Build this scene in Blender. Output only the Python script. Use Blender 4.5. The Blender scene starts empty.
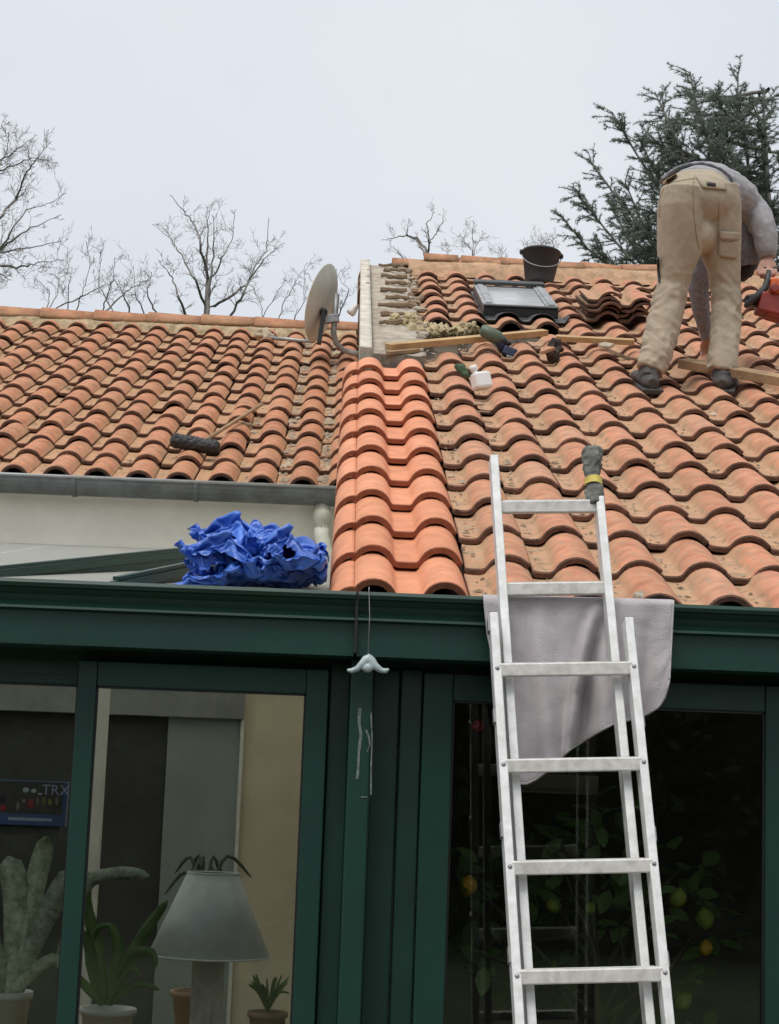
import bpy, bmesh, math, random
from math import sin, cos, pi, radians, sqrt, atan2
from mathutils import Vector, Matrix, noise
from mathutils.bvhtree import BVHTree

random.seed(7)
sc = bpy.context.scene
COL = sc.collection

# ------------------------------------------------------------------ camera
W, H = 779, 1024
FPX, PITCH, ROLL, YAW = 1767.5, 0.15725, 0.03666, 0.02586
CAM = Vector((0, 0, 1.70))
_rt = Vector((cos(YAW), -sin(YAW), 0))
FW = Vector((sin(YAW) * cos(PITCH), cos(YAW) * cos(PITCH), sin(PITCH)))
_up = _rt.cross(FW)
RT = _rt * cos(ROLL) + _up * sin(ROLL)
UP = -_rt * sin(ROLL) + _up * cos(ROLL)
cd = bpy.data.cameras.new('camera')
cd.sensor_fit = 'VERTICAL'
cd.sensor_height = 36.0
cd.sensor_width = 36.0
cd.lens = FPX / H * 36.0
cd.clip_start = 0.05
cd.clip_end = 3000
cam = bpy.data.objects.new('camera', cd)
COL.objects.link(cam)
cam.matrix_world = Matrix(((RT.x, UP.x, -FW.x, CAM.x), (RT.y, UP.y, -FW.y, CAM.y), (RT.z, UP.z, -FW.z, CAM.z), (0, 0, 0, 1)))
sc.camera = cam

# ------------------------------------------------------------------ world (overcast), sun, exposure
SUN_EL, SUN_AZ = radians(64), radians(212)     # azimuth from +Y towards +X: high behind the viewer, to the left
world = bpy.data.worlds.new('World')
sc.world = world
world.use_nodes = True
nt = world.node_tree
nt.nodes.clear()
wo = nt.nodes.new('ShaderNodeOutputWorld')
bg = nt.nodes.new('ShaderNodeBackground')
sky = nt.nodes.new('ShaderNodeTexSky')
sky.sky_type = 'NISHITA'
sky.sun_disc = False
sky.sun_elevation = SUN_EL
sky.sun_rotation = SUN_AZ
sky.air_density = 1.0
sky.dust_density = 2.0
tc = nt.nodes.new('ShaderNodeTexCoord')
cl = nt.nodes.new('ShaderNodeTexNoise')
cl.inputs['Scale'].default_value = 3.2
cl.inputs['Detail'].default_value = 5
ramp = nt.nodes.new('ShaderNodeValToRGB')
ramp.color_ramp.elements[0].position = 0.25
ramp.color_ramp.elements[1].position = 0.75
ramp.color_ramp.elements[0].color = (4.70, 4.95, 5.32, 1)
ramp.color_ramp.elements[1].color = (5.45, 5.62, 5.88, 1)
mx = nt.nodes.new('ShaderNodeMix')
mx.data_type = 'RGBA'
mx.inputs['Factor'].default_value = 0.93
nt.links.new(tc.outputs['Generated'], cl.inputs['Vector'])
nt.links.new(cl.outputs['Fac'], ramp.inputs['Fac'])
nt.links.new(sky.outputs['Color'], mx.inputs['A'])
nt.links.new(ramp.outputs['Color'], mx.inputs['B'])
nt.links.new(mx.outputs['Result'], bg.inputs['Color'])
bg.inputs['Strength'].default_value = 0.1
nt.links.new(bg.outputs['Background'], wo.inputs['Surface'])

sd = bpy.data.lights.new('sun', 'SUN')
sd.energy = 1.5
sd.angle = radians(32)
sd.color = (1.0, 0.97, 0.92)
sun = bpy.data.objects.new('sun', sd)
COL.objects.link(sun)
sdir = Vector((sin(SUN_AZ) * cos(SUN_EL), cos(SUN_AZ) * cos(SUN_EL), sin(SUN_EL)))
sun.rotation_euler = sdir.to_track_quat('Z', 'Y').to_euler()
sun.location = (0, 0, 30)

sc.view_settings.view_transform = 'Standard'
sc.view_settings.look = 'None'
sc.view_settings.exposure = 0.64
sc.view_settings.gamma = 1.0
sc.view_settings.use_curve_mapping = False
sc.render.engine = 'CYCLES'
sc.cycles.use_denoising = True
sc.cycles.max_bounces = 8
sc.cycles.transparent_max_bounces = 12
sc.cycles.caustics_reflective = False
sc.cycles.caustics_refractive = False

# ------------------------------------------------------------------ pixel helpers
def ray(px, py):
    return FW + RT * ((px - 389.5) / FPX) - UP * ((py - 512) / FPX)
def at(px, py, Y):
    v = ray(px, py)
    return CAM + v * (Y / v.y)
def xat(px, py, Y):
    return at(px, py, Y).x
def on_plane(px, py, p0, n):
    v = ray(px, py)
    return CAM + v * ((p0 - CAM).dot(n) / v.dot(n))

# ------------------------------------------------------------------ materials
def _mat(name):
    m = bpy.data.materials.new(name)
    m.use_nodes = True
    t = m.node_tree
    return m, t, t.nodes['Principled BSDF']

def simple(name, col, rough=0.6, var=0.12, scale=8.0, metal=0.0, bump=0.0, bscale=60.0, spec=0.5, col2=None, rnd=0.0, detail=6):
    """base colour broken up by noise (towards col2 or darker), optional fine relief"""
    m, t, b = _mat(name)
    N = t.nodes.new
    co = N('ShaderNodeTexCoord')
    no = N('ShaderNodeTexNoise')
    no.inputs['Scale'].default_value = scale
    no.inputs['Detail'].default_value = detail
    no.inputs['Roughness'].default_value = 0.65
    oi = N('ShaderNodeObjectInfo')
    ad = N('ShaderNodeVectorMath'); ad.operation = 'MULTIPLY_ADD'
    cx = N('ShaderNodeCombineXYZ')
    t.links.new(oi.outputs['Random'], cx.inputs[0]); t.links.new(oi.outputs['Random'], cx.inputs[1])
    t.links.new(cx.outputs[0], ad.inputs[0]); ad.inputs[1].default_value = (31, 17, 0)
    t.links.new(co.outputs['Object'], ad.inputs[2])
    t.links.new(ad.outputs[0], no.inputs['Vector'])
    rp = N('ShaderNodeValToRGB')
    c2 = col2 if col2 else tuple(c * (1 - var) ** 2 for c in col)
    rp.color_ramp.elements[0].position = 0.32
    rp.color_ramp.elements[1].position = 0.68
    rp.color_ramp.elements[0].color = (*c2, 1)
    rp.color_ramp.elements[1].color = (*[min(1, c * (1 + var * .5)) for c in col], 1)
    t.links.new(no.outputs['Fac'], rp.inputs['Fac'])
    out = rp.outputs['Color']
    if rnd > 0:
        hs = N('ShaderNodeHueSaturation')
        mr = N('ShaderNodeMapRange')
        mr.inputs['To Min'].default_value = 1 - rnd
        mr.inputs['To Max'].default_value = 1 + rnd
        t.links.new(oi.outputs['Random'], mr.inputs['Value'])
        t.links.new(mr.outputs['Result'], hs.inputs['Value'])
        t.links.new(out, hs.inputs['Color'])
        out = hs.outputs['Color']
    t.links.new(out, b.inputs['Base Color'])
    b.inputs['Roughness'].default_value = rough
    b.inputs['Metallic'].default_value = metal
    b.inputs['Specular IOR Level'].default_value = spec
    if bump > 0:
        n2 = N('ShaderNodeTexNoise')
        n2.inputs['Scale'].default_value = bscale
        n2.inputs['Detail'].default_value = 4
        t.links.new(ad.outputs[0], n2.inputs['Vector'])
        bp = N('ShaderNodeBump')
        bp.inputs['Strength'].default_value = bump
        bp.inputs['Distance'].default_value = 0.01
        t.links.new(n2.outputs['Fac'], bp.inputs['Height'])
        t.links.new(bp.outputs['Normal'], b.inputs['Normal'])
    return m

def tile_mat(name, tones, dust, dustamt, lichen=None, bump=0.25, rough=0.85, spots=0.3, blotch=.68, grime=.85):
    """fired clay: one tone per tile, dust lying in the pan of the tile, blotches, specks"""
    m, t, b = _mat(name)
    N = t.nodes.new; L = t.links.new
    co = N('ShaderNodeTexCoord'); oi = N('ShaderNodeObjectInfo')
    cx = N('ShaderNodeCombineXYZ'); L(oi.outputs['Random'], cx.inputs[0]); L(oi.outputs['Random'], cx.inputs[1])
    ad = N('ShaderNodeVectorMath'); ad.operation = 'MULTIPLY_ADD'
    L(cx.outputs[0], ad.inputs[0]); ad.inputs[1].default_value = (53, 29, 0); L(co.outputs['Object'], ad.inputs[2])
    base = N('ShaderNodeValToRGB')
    base.color_ramp.interpolation = 'LINEAR'
    el = base.color_ramp.elements
    while len(el) < len(tones): el.new(0.5)
    for i, c in enumerate(tones):
        el[i].position = i / (len(tones) - 1); el[i].color = (*c, 1)
    L(oi.outputs['Random'], base.inputs['Fac'])
    # blotches
    n1 = N('ShaderNodeTexNoise'); n1.inputs['Scale'].default_value = 14; n1.inputs['Detail'].default_value = 5
    L(ad.outputs[0], n1.inputs['Vector'])
    r1 = N('ShaderNodeMapRange'); r1.inputs['From Min'].default_value = .35; r1.inputs['From Max'].default_value = .7
    r1.inputs['To Min'].default_value = blotch; r1.inputs['To Max'].default_value = 1.12
    L(n1.outputs['Fac'], r1.inputs['Value'])
    mu = N('ShaderNodeVectorMath'); mu.operation = 'SCALE'
    L(base.outputs['Color'], mu.inputs[0]); L(r1.outputs['Result'], mu.inputs['Scale'])
    # dust in the pan (low part of the section)
    sp = N('ShaderNodeSeparateXYZ'); L(co.outputs['Object'], sp.inputs[0])
    n2 = N('ShaderNodeTexNoise'); n2.inputs['Scale'].default_value = 24; n2.inputs['Detail'].default_value = 6
    L(ad.outputs[0], n2.inputs['Vector'])
    h1 = N('ShaderNodeMapRange'); h1.inputs['From Min'].default_value = 0.05; h1.inputs['From Max'].default_value = 0.018
    h1.inputs['To Min'].default_value = 0.0; h1.inputs['To Max'].default_value = 1.0
    L(sp.outputs['Z'], h1.inputs['Value'])
    h2 = N('ShaderNodeMapRange'); h2.inputs['From Min'].default_value = 0.38; h2.inputs['From Max'].default_value = 0.58
    L(n2.outputs['Fac'], h2.inputs['Value'])
    h3 = N('ShaderNodeMath'); h3.operation = 'MULTIPLY_ADD'
    L(h1.outputs['Result'], h3.inputs[0]); h3.inputs[1].default_value = dustamt
    h4 = N('ShaderNodeMath'); h4.operation = 'MULTIPLY'; L(h2.outputs['Result'], h4.inputs[0]); h4.inputs[1].default_value = spots
    L(h4.outputs[0], h3.inputs[2]); h3.use_clamp = True
    m1 = N('ShaderNodeMix'); m1.data_type = 'RGBA'
    L(h3.outputs[0], m1.inputs['Factor']); L(mu.outputs[0], m1.inputs['A']); m1.inputs['B'].default_value = (*dust, 1)
    out = m1.outputs['Result']
    if lichen:
        n3 = N('ShaderNodeTexNoise'); n3.inputs['Scale'].default_value = 38; n3.inputs['Detail'].default_value = 3
        L(ad.outputs[0], n3.inputs['Vector'])
        r3 = N('ShaderNodeMapRange'); r3.inputs['From Min'].default_value = .58; r3.inputs['From Max'].default_value = .72
        r3.inputs['To Max'].default_value = .75
        L(n3.outputs['Fac'], r3.inputs['Value'])
        m2 = N('ShaderNodeMix'); m2.data_type = 'RGBA'
        L(r3.outputs['Result'], m2.inputs['Factor']); L(out, m2.inputs['A']); m2.inputs['B'].default_value = (*lichen, 1)
        out = m2.outputs['Result']
    if grime > 0:
        n5 = N('ShaderNodeTexNoise'); n5.inputs['Scale'].default_value = 19; n5.inputs['Detail'].default_value = 8; n5.inputs['Roughness'].default_value = .75
        L(ad.outputs[0], n5.inputs['Vector'])
        r5 = N('ShaderNodeMapRange'); r5.inputs['From Min'].default_value = .50; r5.inputs['From Max'].default_value = .66
        L(n5.outputs['Fac'], r5.inputs['Value'])
        k5 = N('ShaderNodeMath'); k5.operation = 'MULTIPLY_ADD'; L(h1.outputs['Result'], k5.inputs[0]); k5.inputs[1].default_value = .75; k5.inputs[2].default_value = .22
        k6 = N('ShaderNodeMath'); k6.operation = 'MULTIPLY'; L(r5.outputs['Result'], k6.inputs[0]); L(k5.outputs[0], k6.inputs[1])
        k7 = N('ShaderNodeMath'); k7.operation = 'MULTIPLY'; L(k6.outputs[0], k7.inputs[0]); k7.inputs[1].default_value = grime
        m5 = N('ShaderNodeMix'); m5.data_type = 'RGBA'
        L(k7.outputs[0], m5.inputs['Factor']); L(out, m5.inputs['A']); m5.inputs['B'].default_value = (.17, .135, .085, 1)
        out = m5.outputs['Result']
    L(out, b.inputs['Base Color'])
    b.inputs['Roughness'].default_value = rough
    b.inputs['Specular IOR Level'].default_value = 0.25
    n4 = N('ShaderNodeTexNoise'); n4.inputs['Scale'].default_value = 130; n4.inputs['Detail'].default_value = 3
    L(ad.outputs[0], n4.inputs['Vector'])
    bp = N('ShaderNodeBump'); bp.inputs['Strength'].default_value = bump; bp.inputs['Distance'].default_value = 0.004
    L(n4.outputs['Fac'], bp.inputs['Height']); L(bp.outputs['Normal'], b.inputs['Normal'])
    return m

def glass_mat(name, tint=(0.965, 0.98, 0.97), refl=1.0):
    m, t, b = _mat(name)
    t.nodes.remove(b)
    N = t.nodes.new; L = t.links.new
    o = [n for n in t.nodes if n.type == 'OUTPUT_MATERIAL'][0]
    fr = N('ShaderNodeFresnel'); fr.inputs['IOR'].default_value = 1.5
    tr = N('ShaderNodeBsdfTransparent'); tr.inputs['Color'].default_value = (*tint, 1)
    gl = N('ShaderNodeBsdfGlossy'); gl.inputs['Roughness'].default_value = 0.0
    gl.inputs['Color'].default_value = (refl, refl, refl, 1)
    mi = N('ShaderNodeMixShader')
    L(fr.outputs[0], mi.inputs[0]); L(tr.outputs[0], mi.inputs[1]); L(gl.outputs[0], mi.inputs[2])
    L(mi.outputs[0], o.inputs['Surface'])
    return m

M = {}
M['tile_old'] = tile_mat('tile_old', [(.52, .215, .125), (.57, .24, .140), (.60, .25, .155), (.54, .24, .135), (.58, .285, .18)], (.46, .30, .18), 0.62, lichen=(.34, .29, .20))
M['tile_left'] = tile_mat('tile_left', [(.50, .19, .10), (.56, .22, .12), (.48, .205, .11), (.57, .25, .145), (.52, .22, .115)], (.45, .285, .16), 0.55, lichen=(.33, .29, .18))
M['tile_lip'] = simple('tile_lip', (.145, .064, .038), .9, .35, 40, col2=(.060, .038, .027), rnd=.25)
M['tile_new'] = tile_mat('tile_new', [(.60, .245, .13), (.66, .275, .15), (.70, .30, .17)], (.66, .32, .19), 0.12, bump=.12, rough=.75, spots=.12, blotch=.84, grime=.12)
M['tile_new_lip'] = simple('tile_new_lip', (.28, .090, .042), .8, .2, 40, col2=(.20, .065, .03))  # same clay, with the shade on the front lip put into the colour
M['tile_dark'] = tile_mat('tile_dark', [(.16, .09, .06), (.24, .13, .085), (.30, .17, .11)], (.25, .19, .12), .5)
M['ridge_old'] = tile_mat('ridge_old', [(.46, .19, .11), (.50, .22, .13), (.44, .22, .13)], (.44, .30, .17), .3, lichen=(.42, .36, .2))
M['mortar'] = simple('mortar', (.42, .37, .30), .95, .3, 9, bump=.8, bscale=50, col2=(.24, .20, .15))
M['mortar_moss'] = simple('mortar_moss', (.46, .34, .22), .95, .3, 16, bump=.8, bscale=40, col2=(.20, .165, .085))
M['ridge_bed'] = simple('ridge_bed', (.50, .31, .19), .95, .3, 14, bump=.8, bscale=40, col2=(.30, .20, .12))
M['render_cream'] = simple('render_cream', (.88, .84, .73), .95, .05, 3, bump=.35, bscale=140, col2=(.78, .75, .65))
M['render_strip'] = simple('render_strip', (.62, .57, .48), .95, .2, 9, bump=.4, bscale=90)
M['deck'] = simple('deck', (.10, .075, .05), .95, .3, 10)
M['green'] = simple('green_paint', (.006, .044, .030), .40, .2, 3, bump=.05, bscale=200, spec=.45, col2=(.009, .037, .029))
M['green_dk'] = simple('green_paint_inner', (.006, .038, .026), .42, .15, 5)
M['zinc'] = simple('zinc', (.17, .18, .175), .55, .25, 7, metal=.35, bump=.1)
M['zinc_lip'] = simple('zinc_lip', (.42, .43, .42), .45, .15, 7, metal=.5)
M['pvc'] = simple('pvc', (.62, .62, .55), .6, .2, 14, col2=(.42, .41, .30))
M['alu'] = simple('aluminium', (.80, .80, .79), .42, .06, 26, metal=.15, bump=.06, bscale=200, col2=(.60, .60, .58))
M['alu_tread'] = simple('aluminium_tread', (.78, .76, .73), .5, .1, 34, metal=.1, col2=(.56, .53, .49))
M['wood'] = simple('wood', (.50, .33, .16), .8, .25, 6, bump=.3, col2=(.36, .22, .10))
M['wood_old'] = simple('wood_old', (.36, .24, .13), .85, .3, 7, bump=.3, col2=(.24, .16, .09))
M['glass'] = glass_mat('window_glass')
M['black_rubber'] = simple('black_rubber', (.014, .014, .016), .6, .3, 9, col2=(.026, .026, .027))
M['black'] = simple('black_plastic', (.014, .014, .015), .45, .2, 20)
M['grey_metal'] = simple('grey_metal', (.33, .34, .34), .5, .2, 15, metal=.5)
M['dark_frame'] = simple('dark_frame', (.055, .058, .062), .5, .2, 10)
M['sky_frame'] = simple('skylight_cover', (.36, .37, .37), .5, .2, 10, metal=.3)
M['skyglass'] = simple('roof_window_sky_grey', (.42, .43, .43), .22, .2, 4, col2=(.30, .31, .31))  # opaque pane, reflected sky put into its grey
M['dish'] = simple('dish_paint', (.62, .63, .61), .55, .15, 4, col2=(.52, .50, .38))
M['white'] = simple('white_plastic', (.80, .80, .78), .45, .05, 12)
M['trousers'] = simple('khaki_cotton', (.40, .335, .25), .95, .14, 9, bump=.3, bscale=160, col2=(.33, .275, .205))
M['trouser_dk'] = simple('khaki_seam', (.32, .245, .155), .95, .2, 20)
M['sweater'] = simple('grey_knit', (.37, .36, .375), .98, .12, 40, bump=.5, bscale=220)
M['sweater_dk'] = simple('blue_grey_knit', (.25, .255, .285), .98, .2, 40, bump=.5, bscale=220)
M['skin'] = simple('skin', (.50, .27, .20), .55, .1, 20)
M['hair'] = simple('hair', (.016, .012, .010), .7, .3, 60, bump=.6, bscale=120)
M['shoe'] = simple('shoe', (.030, .029, .030), .7, .3, 20, col2=(.08, .07, .065))
M['sole'] = simple('sole', (.06, .056, .052), .8, .3, 20)
M['saw_red'] = simple('saw_red', (.30, .035, .022), .45, .25, 14, col2=(.17, .030, .022))
M['saw_orange'] = simple('saw_orange', (.70, .13, .025), .45, .2, 14)
M['towel'] = simple('towel', (.58, .535, .55), .98, .14, 7, bump=.6, bscale=420, col2=(.46, .425, .44))
M['hem'] = simple('towel_hem', (.52, .49, .49), .98, .1, 30, bump=.5, bscale=300)
M['tarp'] = simple('tarp', (.060, .165, .58), .34, .2, 5, bump=.25, bscale=90, col2=(.025, .085, .38), spec=.5)
M['wool'] = simple('mineral_wool', (.50, .42, .26), 1.0, .3, 14, bump=1.0, bscale=60, col2=(.36, .29, .16))
M['panel_white'] = simple('panel_white', (.80, .80, .76), .35, .05, 3)
M['bark'] = simple('bark', (.25, .23, .21), .95, .3, 8)  # bark lightened, distance haze put into the colour
M['bark_pale'] = simple('bark_pale', (.30, .275, .255), .95, .3, 8)
M['stem'] = simple('stem', (.085, .075, .05), .9, .3, 8)
M['needles'] = simple('needles', (.15, .185, .15), .8, .4, 1.5, col2=(.085, .115, .092))
M['grass'] = simple('grass', (.06, .09, .03), .95, .4, .6, col2=(.035, .05, .02))
M['hedge'] = simple('hedge_leaf', (.045, .07, .030), .7, .5, 2)
M['leaf'] = simple('leaf', (.15, .24, .08), .45, .3, 12, col2=(.08, .15, .05), rnd=.3)
M['leaf_dim'] = simple('leaf_dim', (.05, .075, .035), .6, .3, 12)
M['leaf_silver'] = simple('leaf_silver', (.42, .46, .35), .55, .3, 40, col2=(.13, .18, .10), rnd=.45)
M['lemon'] = simple('lemon', (.62, .36, .03), .5, .2, 30, bump=.3, bscale=150)
M['lemon_green'] = simple('lemon_green', (.22, .28, .03), .5, .2, 30, bump=.3, bscale=150)
M['pot_white'] = simple('pot_white', (.62, .62, .60), .5, .1, 8)
M['terra'] = simple('terracotta_pot', (.36, .22, .14), .8, .2, 8)
M['shade'] = simple('lamp_shade', (.58, .63, .61), .9, .15, 5, bump=.2, bscale=200)
M['lamp_base'] = simple('lamp_base', (.40, .37, .35), .6, .3, 10, col2=(.22, .20, .19))
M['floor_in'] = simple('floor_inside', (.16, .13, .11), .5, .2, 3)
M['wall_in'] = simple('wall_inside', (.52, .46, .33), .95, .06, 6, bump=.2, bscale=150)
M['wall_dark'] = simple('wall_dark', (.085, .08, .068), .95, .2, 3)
M['opening_shade'] = simple('dark_opening', (.040, .041, .034), .9, .2, 3)
M['lintel'] = simple('lintel', (.20, .21, .19), .9, .15, 3)
M['door_grey'] = simple('door_grey', (.22, .25, .23), .5, .1, 2)
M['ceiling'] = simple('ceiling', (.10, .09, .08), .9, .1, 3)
M['post_white'] = simple('post_white', (.58, .56, .50), .6, .1, 8)
M['blue_box'] = simple('blue_card', (.03, .065, .22), .5, .3, 30, col2=(.06, .10, .16))
M['ink_white'] = simple('ink_white', (.42, .46, .58), .6, .1, 20)
M['ink_red'] = simple('ink_red', (.34, .03, .05), .6, .2, 20)
M['ink_yellow'] = simple('ink_yellow', (.30, .24, .06), .6, .2, 20)
M['ink_skin'] = simple('ink_skin', (.30, .20, .16), .6, .2, 20)
M['ladybird_red'] = simple('ladybird_red', (.45, .02, .02), .4, .1, 20)
M['ceramic'] = simple('ceramic', (.46, .53, .54), .4, .2, 40, col2=(.30, .37, .38))
M['residue'] = simple('residue', (.20, .24, .23), .9, .4, 80)
M['rag'] = simple('rag', (.21, .21, .185), .95, .35, 18, bump=.6, bscale=90, col2=(.07, .07, .065))
M['tape'] = simple('tape', (.62, .50, .10), .6, .15, 30)
M['drill_green'] = simple('drill_green', (.11, .15, .10), .5, .2, 20)
M['drill_navy'] = simple('drill_navy', (.018, .026, .07), .5, .2, 20)
M['grip_green'] = simple('grip_green', (.05, .10, .05), .7, .2, 20)
M['crumb'] = simple('crumb', (.26, .19, .12), .95, .6, 3, col2=(.10, .08, .055))
M['crumb_pale'] = simple('crumb_pale', (.46, .38, .28), .95, .5, 3, col2=(.20, .16, .12))
M['soil'] = simple('soil', (.06, .045, .035), .95, .4, 30, bump=1, bscale=80)

def translucent(m, col, fac):
    t = m.node_tree; b = t.nodes['Principled BSDF']; o = [q for q in t.nodes if q.type == 'OUTPUT_MATERIAL'][0]
    tl = t.nodes.new('ShaderNodeBsdfTranslucent'); tl.inputs['Color'].default_value = (*col, 1)
    ms = t.nodes.new('ShaderNodeMixShader'); ms.inputs[0].default_value = fac
    t.links.new(b.outputs[0], ms.inputs[1]); t.links.new(tl.outputs[0], ms.inputs[2]); t.links.new(ms.outputs[0], o.inputs['Surface'])
translucent(M['needles'], (.22, .27, .21), .45)
translucent(M['leaf'], (.20, .34, .08), .35)
def band(m, a, b, scale):
    t = m.node_tree; p = t.nodes['Principled BSDF']
    co = t.nodes.new('ShaderNodeTexCoord'); wv = t.nodes.new('ShaderNodeTexWave'); wv.bands_direction = 'Z'
    wv.inputs['Scale'].default_value = scale; wv.inputs['Distortion'].default_value = 9; wv.inputs['Detail'].default_value = 4; wv.inputs['Detail Scale'].default_value = 3
    rp = t.nodes.new('ShaderNodeValToRGB'); rp.color_ramp.elements[0].position = .35; rp.color_ramp.elements[1].position = .65
    rp.color_ramp.elements[0].color = (*a, 1); rp.color_ramp.elements[1].color = (*b, 1)
    t.links.new(co.outputs['Object'], wv.inputs['Vector']); t.links.new(wv.outputs['Fac'], rp.inputs['Fac']); t.links.new(rp.outputs['Color'], p.inputs['Base Color'])

# ------------------------------------------------------------------ object helpers
def tag(o, label=None, cat=None, group=None, kind=None):
    if label: o['label'] = label
    if cat: o['category'] = cat
    if group: o['group'] = group
    if kind: o['kind'] = kind
    return o

def set_parent(o, p):
    o.parent = p
    if p is not None:
        o.matrix_parent_inverse = WM[p.name].inverted()

WM = {}
def empty(name, loc, label=None, cat=None, group=None, kind=None):
    o = bpy.data.objects.new(name, None)
    o.empty_display_size = .1
    o.location = loc
    COL.objects.link(o)
    WM[o.name] = Matrix.Translation(Vector(loc))
    return tag(o, label, cat, group, kind)

def link(name, me, parent=None, mw=None):
    o = bpy.data.objects.new(name, me)
    COL.objects.link(o)
    mw = mw or Matrix.Identity(4)
    WM[o.name] = mw
    if parent is not None:
        o.parent = parent
        o.matrix_parent_inverse = WM[parent.name].inverted()
    o.matrix_basis = mw
    return o

class MB:
    """collects shapes in world coordinates; build() links them as one mesh object"""
    def __init__(s):
        s.v = []; s.f = []; s.mi = []; s.sm = []
    def add(s, vs, fs, mi=0, smooth=False):
        b = len(s.v)
        s.v += [Vector(p) for p in vs]
        s.f += [tuple(b + i for i in f) for f in fs]
        s.mi += [mi] * len(fs); s.sm += [smooth] * len(fs)
        return s
    def box(s, lo, hi, mi=0, mat=None):
        x0, y0, z0 = lo; x1, y1, z1 = hi
        vs = [(x0, y0, z0), (x1, y0, z0), (x1, y1, z0), (x0, y1, z0), (x0, y0, z1), (x1, y0, z1), (x1, y1, z1), (x0, y1, z1)]
        if mat is not None: vs = [mat @ Vector(p) for p in vs]
        return s.add(vs, [(0, 3, 2, 1), (4, 5, 6, 7), (0, 1, 5, 4), (1, 2, 6, 5), (2, 3, 7, 6), (3, 0, 4, 7)], mi)
    def bar(s, a, b, w, h, up=(0, 0, 1), mi=0):
        """rectangular bar from a to b, width w across, h along up"""
        a = Vector(a); b = Vector(b); d = (b - a); ln = d.length; d.normalize()
        side = d.cross(Vector(up)).normalized(); u2 = side.cross(d).normalized()
        m = Matrix((( d.x, side.x, u2.x, a.x), (d.y, side.y, u2.y, a.y), (d.z, side.z, u2.z, a.z), (0, 0, 0, 1)))
        return s.box((0, -w / 2, -h / 2), (ln, w / 2, h / 2), mi, m)
    def tube(s, pts, rad, n=8, mi=0, cap=True, flat=None, smooth=True, ref=None):
        """tube through pts; rad number/list/list of (ra, rb)"""
        pts = [Vector(p) for p in pts]; k = len(pts)
        if not isinstance(rad, (list, tuple)): rad = [rad] * k
        vs = []; u = None
        for i, p in enumerate(pts):
            d = (pts[min(i + 1, k - 1)] - pts[max(i - 1, 0)])
            d = d.normalized() if d.length > 1e-9 else Vector((0, 0, 1))
            if u is None:
                r0 = Vector(ref) if ref else (Vector((1, 0, 0)) if abs(d.x) < .8 else Vector((0, 0, 1)))
                u = (r0 - d * r0.dot(d)).normalized()
            else:
                u = (u - d * u.dot(d)).normalized()
            w = d.cross(u)
            ra, rb = rad[i] if isinstance(rad[i], (list, tuple)) else (rad[i], rad[i])
            for j in range(n):
                a = 2 * pi * j / n
                vs.append(p + u * (ra * cos(a)) + w * (rb * sin(a)))
        fs = [(i * n + j, i * n + (j + 1) % n, (i + 1) * n + (j + 1) % n, (i + 1) * n + j) for i in range(k - 1) for j in range(n)]
        if cap:
            fs += [tuple(range(n - 1, -1, -1)), tuple((k - 1) * n + j for j in range(n))]
        return s.add(vs, fs, mi, smooth)
    def lathe(s, prof, m=None, n=24, mi=0, smooth=True, capb=True, capt=True):
        m = m or Matrix.Identity(4)
        vs = [m @ Vector((r * cos(2 * pi * j / n), r * sin(2 * pi * j / n), z)) for r, z in prof for j in range(n)]
        k = len(prof)
        fs = [(i * n + j, i * n + (j + 1) % n, (i + 1) * n + (j + 1) % n, (i + 1) * n + j) for i in range(k - 1) for j in range(n)]
        if capb: fs.append(tuple(range(n - 1, -1, -1)))
        if capt: fs.append(tuple((k - 1) * n + j for j in range(n)))
        return s.add(vs, fs, mi, smooth)
    def ball(s, c, r, n=12, m=8, mi=0, rot=None):
        rx, ry, rz = r if isinstance(r, (tuple, list)) else (r, r, r)
        c = Vector(c); vs = []
        for i in range(1, m):
            t = pi * i / m
            for j in range(n):
                a = 2 * pi * j / n
                p = Vector((rx * sin(t) * cos(a), ry * sin(t) * sin(a), rz * cos(t)))
                if rot: p = rot @ p
                vs.append(c + p)
        top = Vector((0, 0, rz)); bot = Vector((0, 0, -rz))
        if rot: top = rot @ top; bot = rot @ bot
        vs += [c + top, c + bot]
        T = (m - 1) * n
        fs = [(i * n + j, (i + 1) * n + j, (i + 1) * n + (j + 1) % n, i * n + (j + 1) % n) for i in range(m - 2) for j in range(n)]
        fs += [(T, j, (j + 1) % n) for j in range(n)]
        fs += [(T + 1, (m - 2) * n + (j + 1) % n, (m - 2) * n + j) for j in range(n)]
        return s.add(vs, fs, mi, True)
    def extrude(s, prof, x0, x1, mi=0, axis='x', smooth=False):
        """closed (Y,Z) profile swept along X"""
        n = len(prof)
        vs = [(x0, y, z) for y, z in prof] + [(x1, y, z) for y, z in prof]
        fs = [(i, (i + 1) % n, n + (i + 1) % n, n + i) for i in range(n)]
        fs += [tuple(range(n - 1, -1, -1)), tuple(range(n, 2 * n))]
        return s.add(vs, fs, mi, smooth)
    def mesh(s, name, mats, origin=(0, 0, 0)):
        me = bpy.data.meshes.new(name)
        o = Vector(origin)
        me.from_pydata([p - o for p in s.v], [], s.f)
        for mm in (mats if isinstance(mats, (list, tuple)) else [mats]):
            me.materials.append(M[mm] if isinstance(mm, str) else mm)
        for p, i, sm in zip(me.polygons, s.mi, s.sm):
            p.material_index = i; p.use_smooth = sm
        me.update()
        return me
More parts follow.
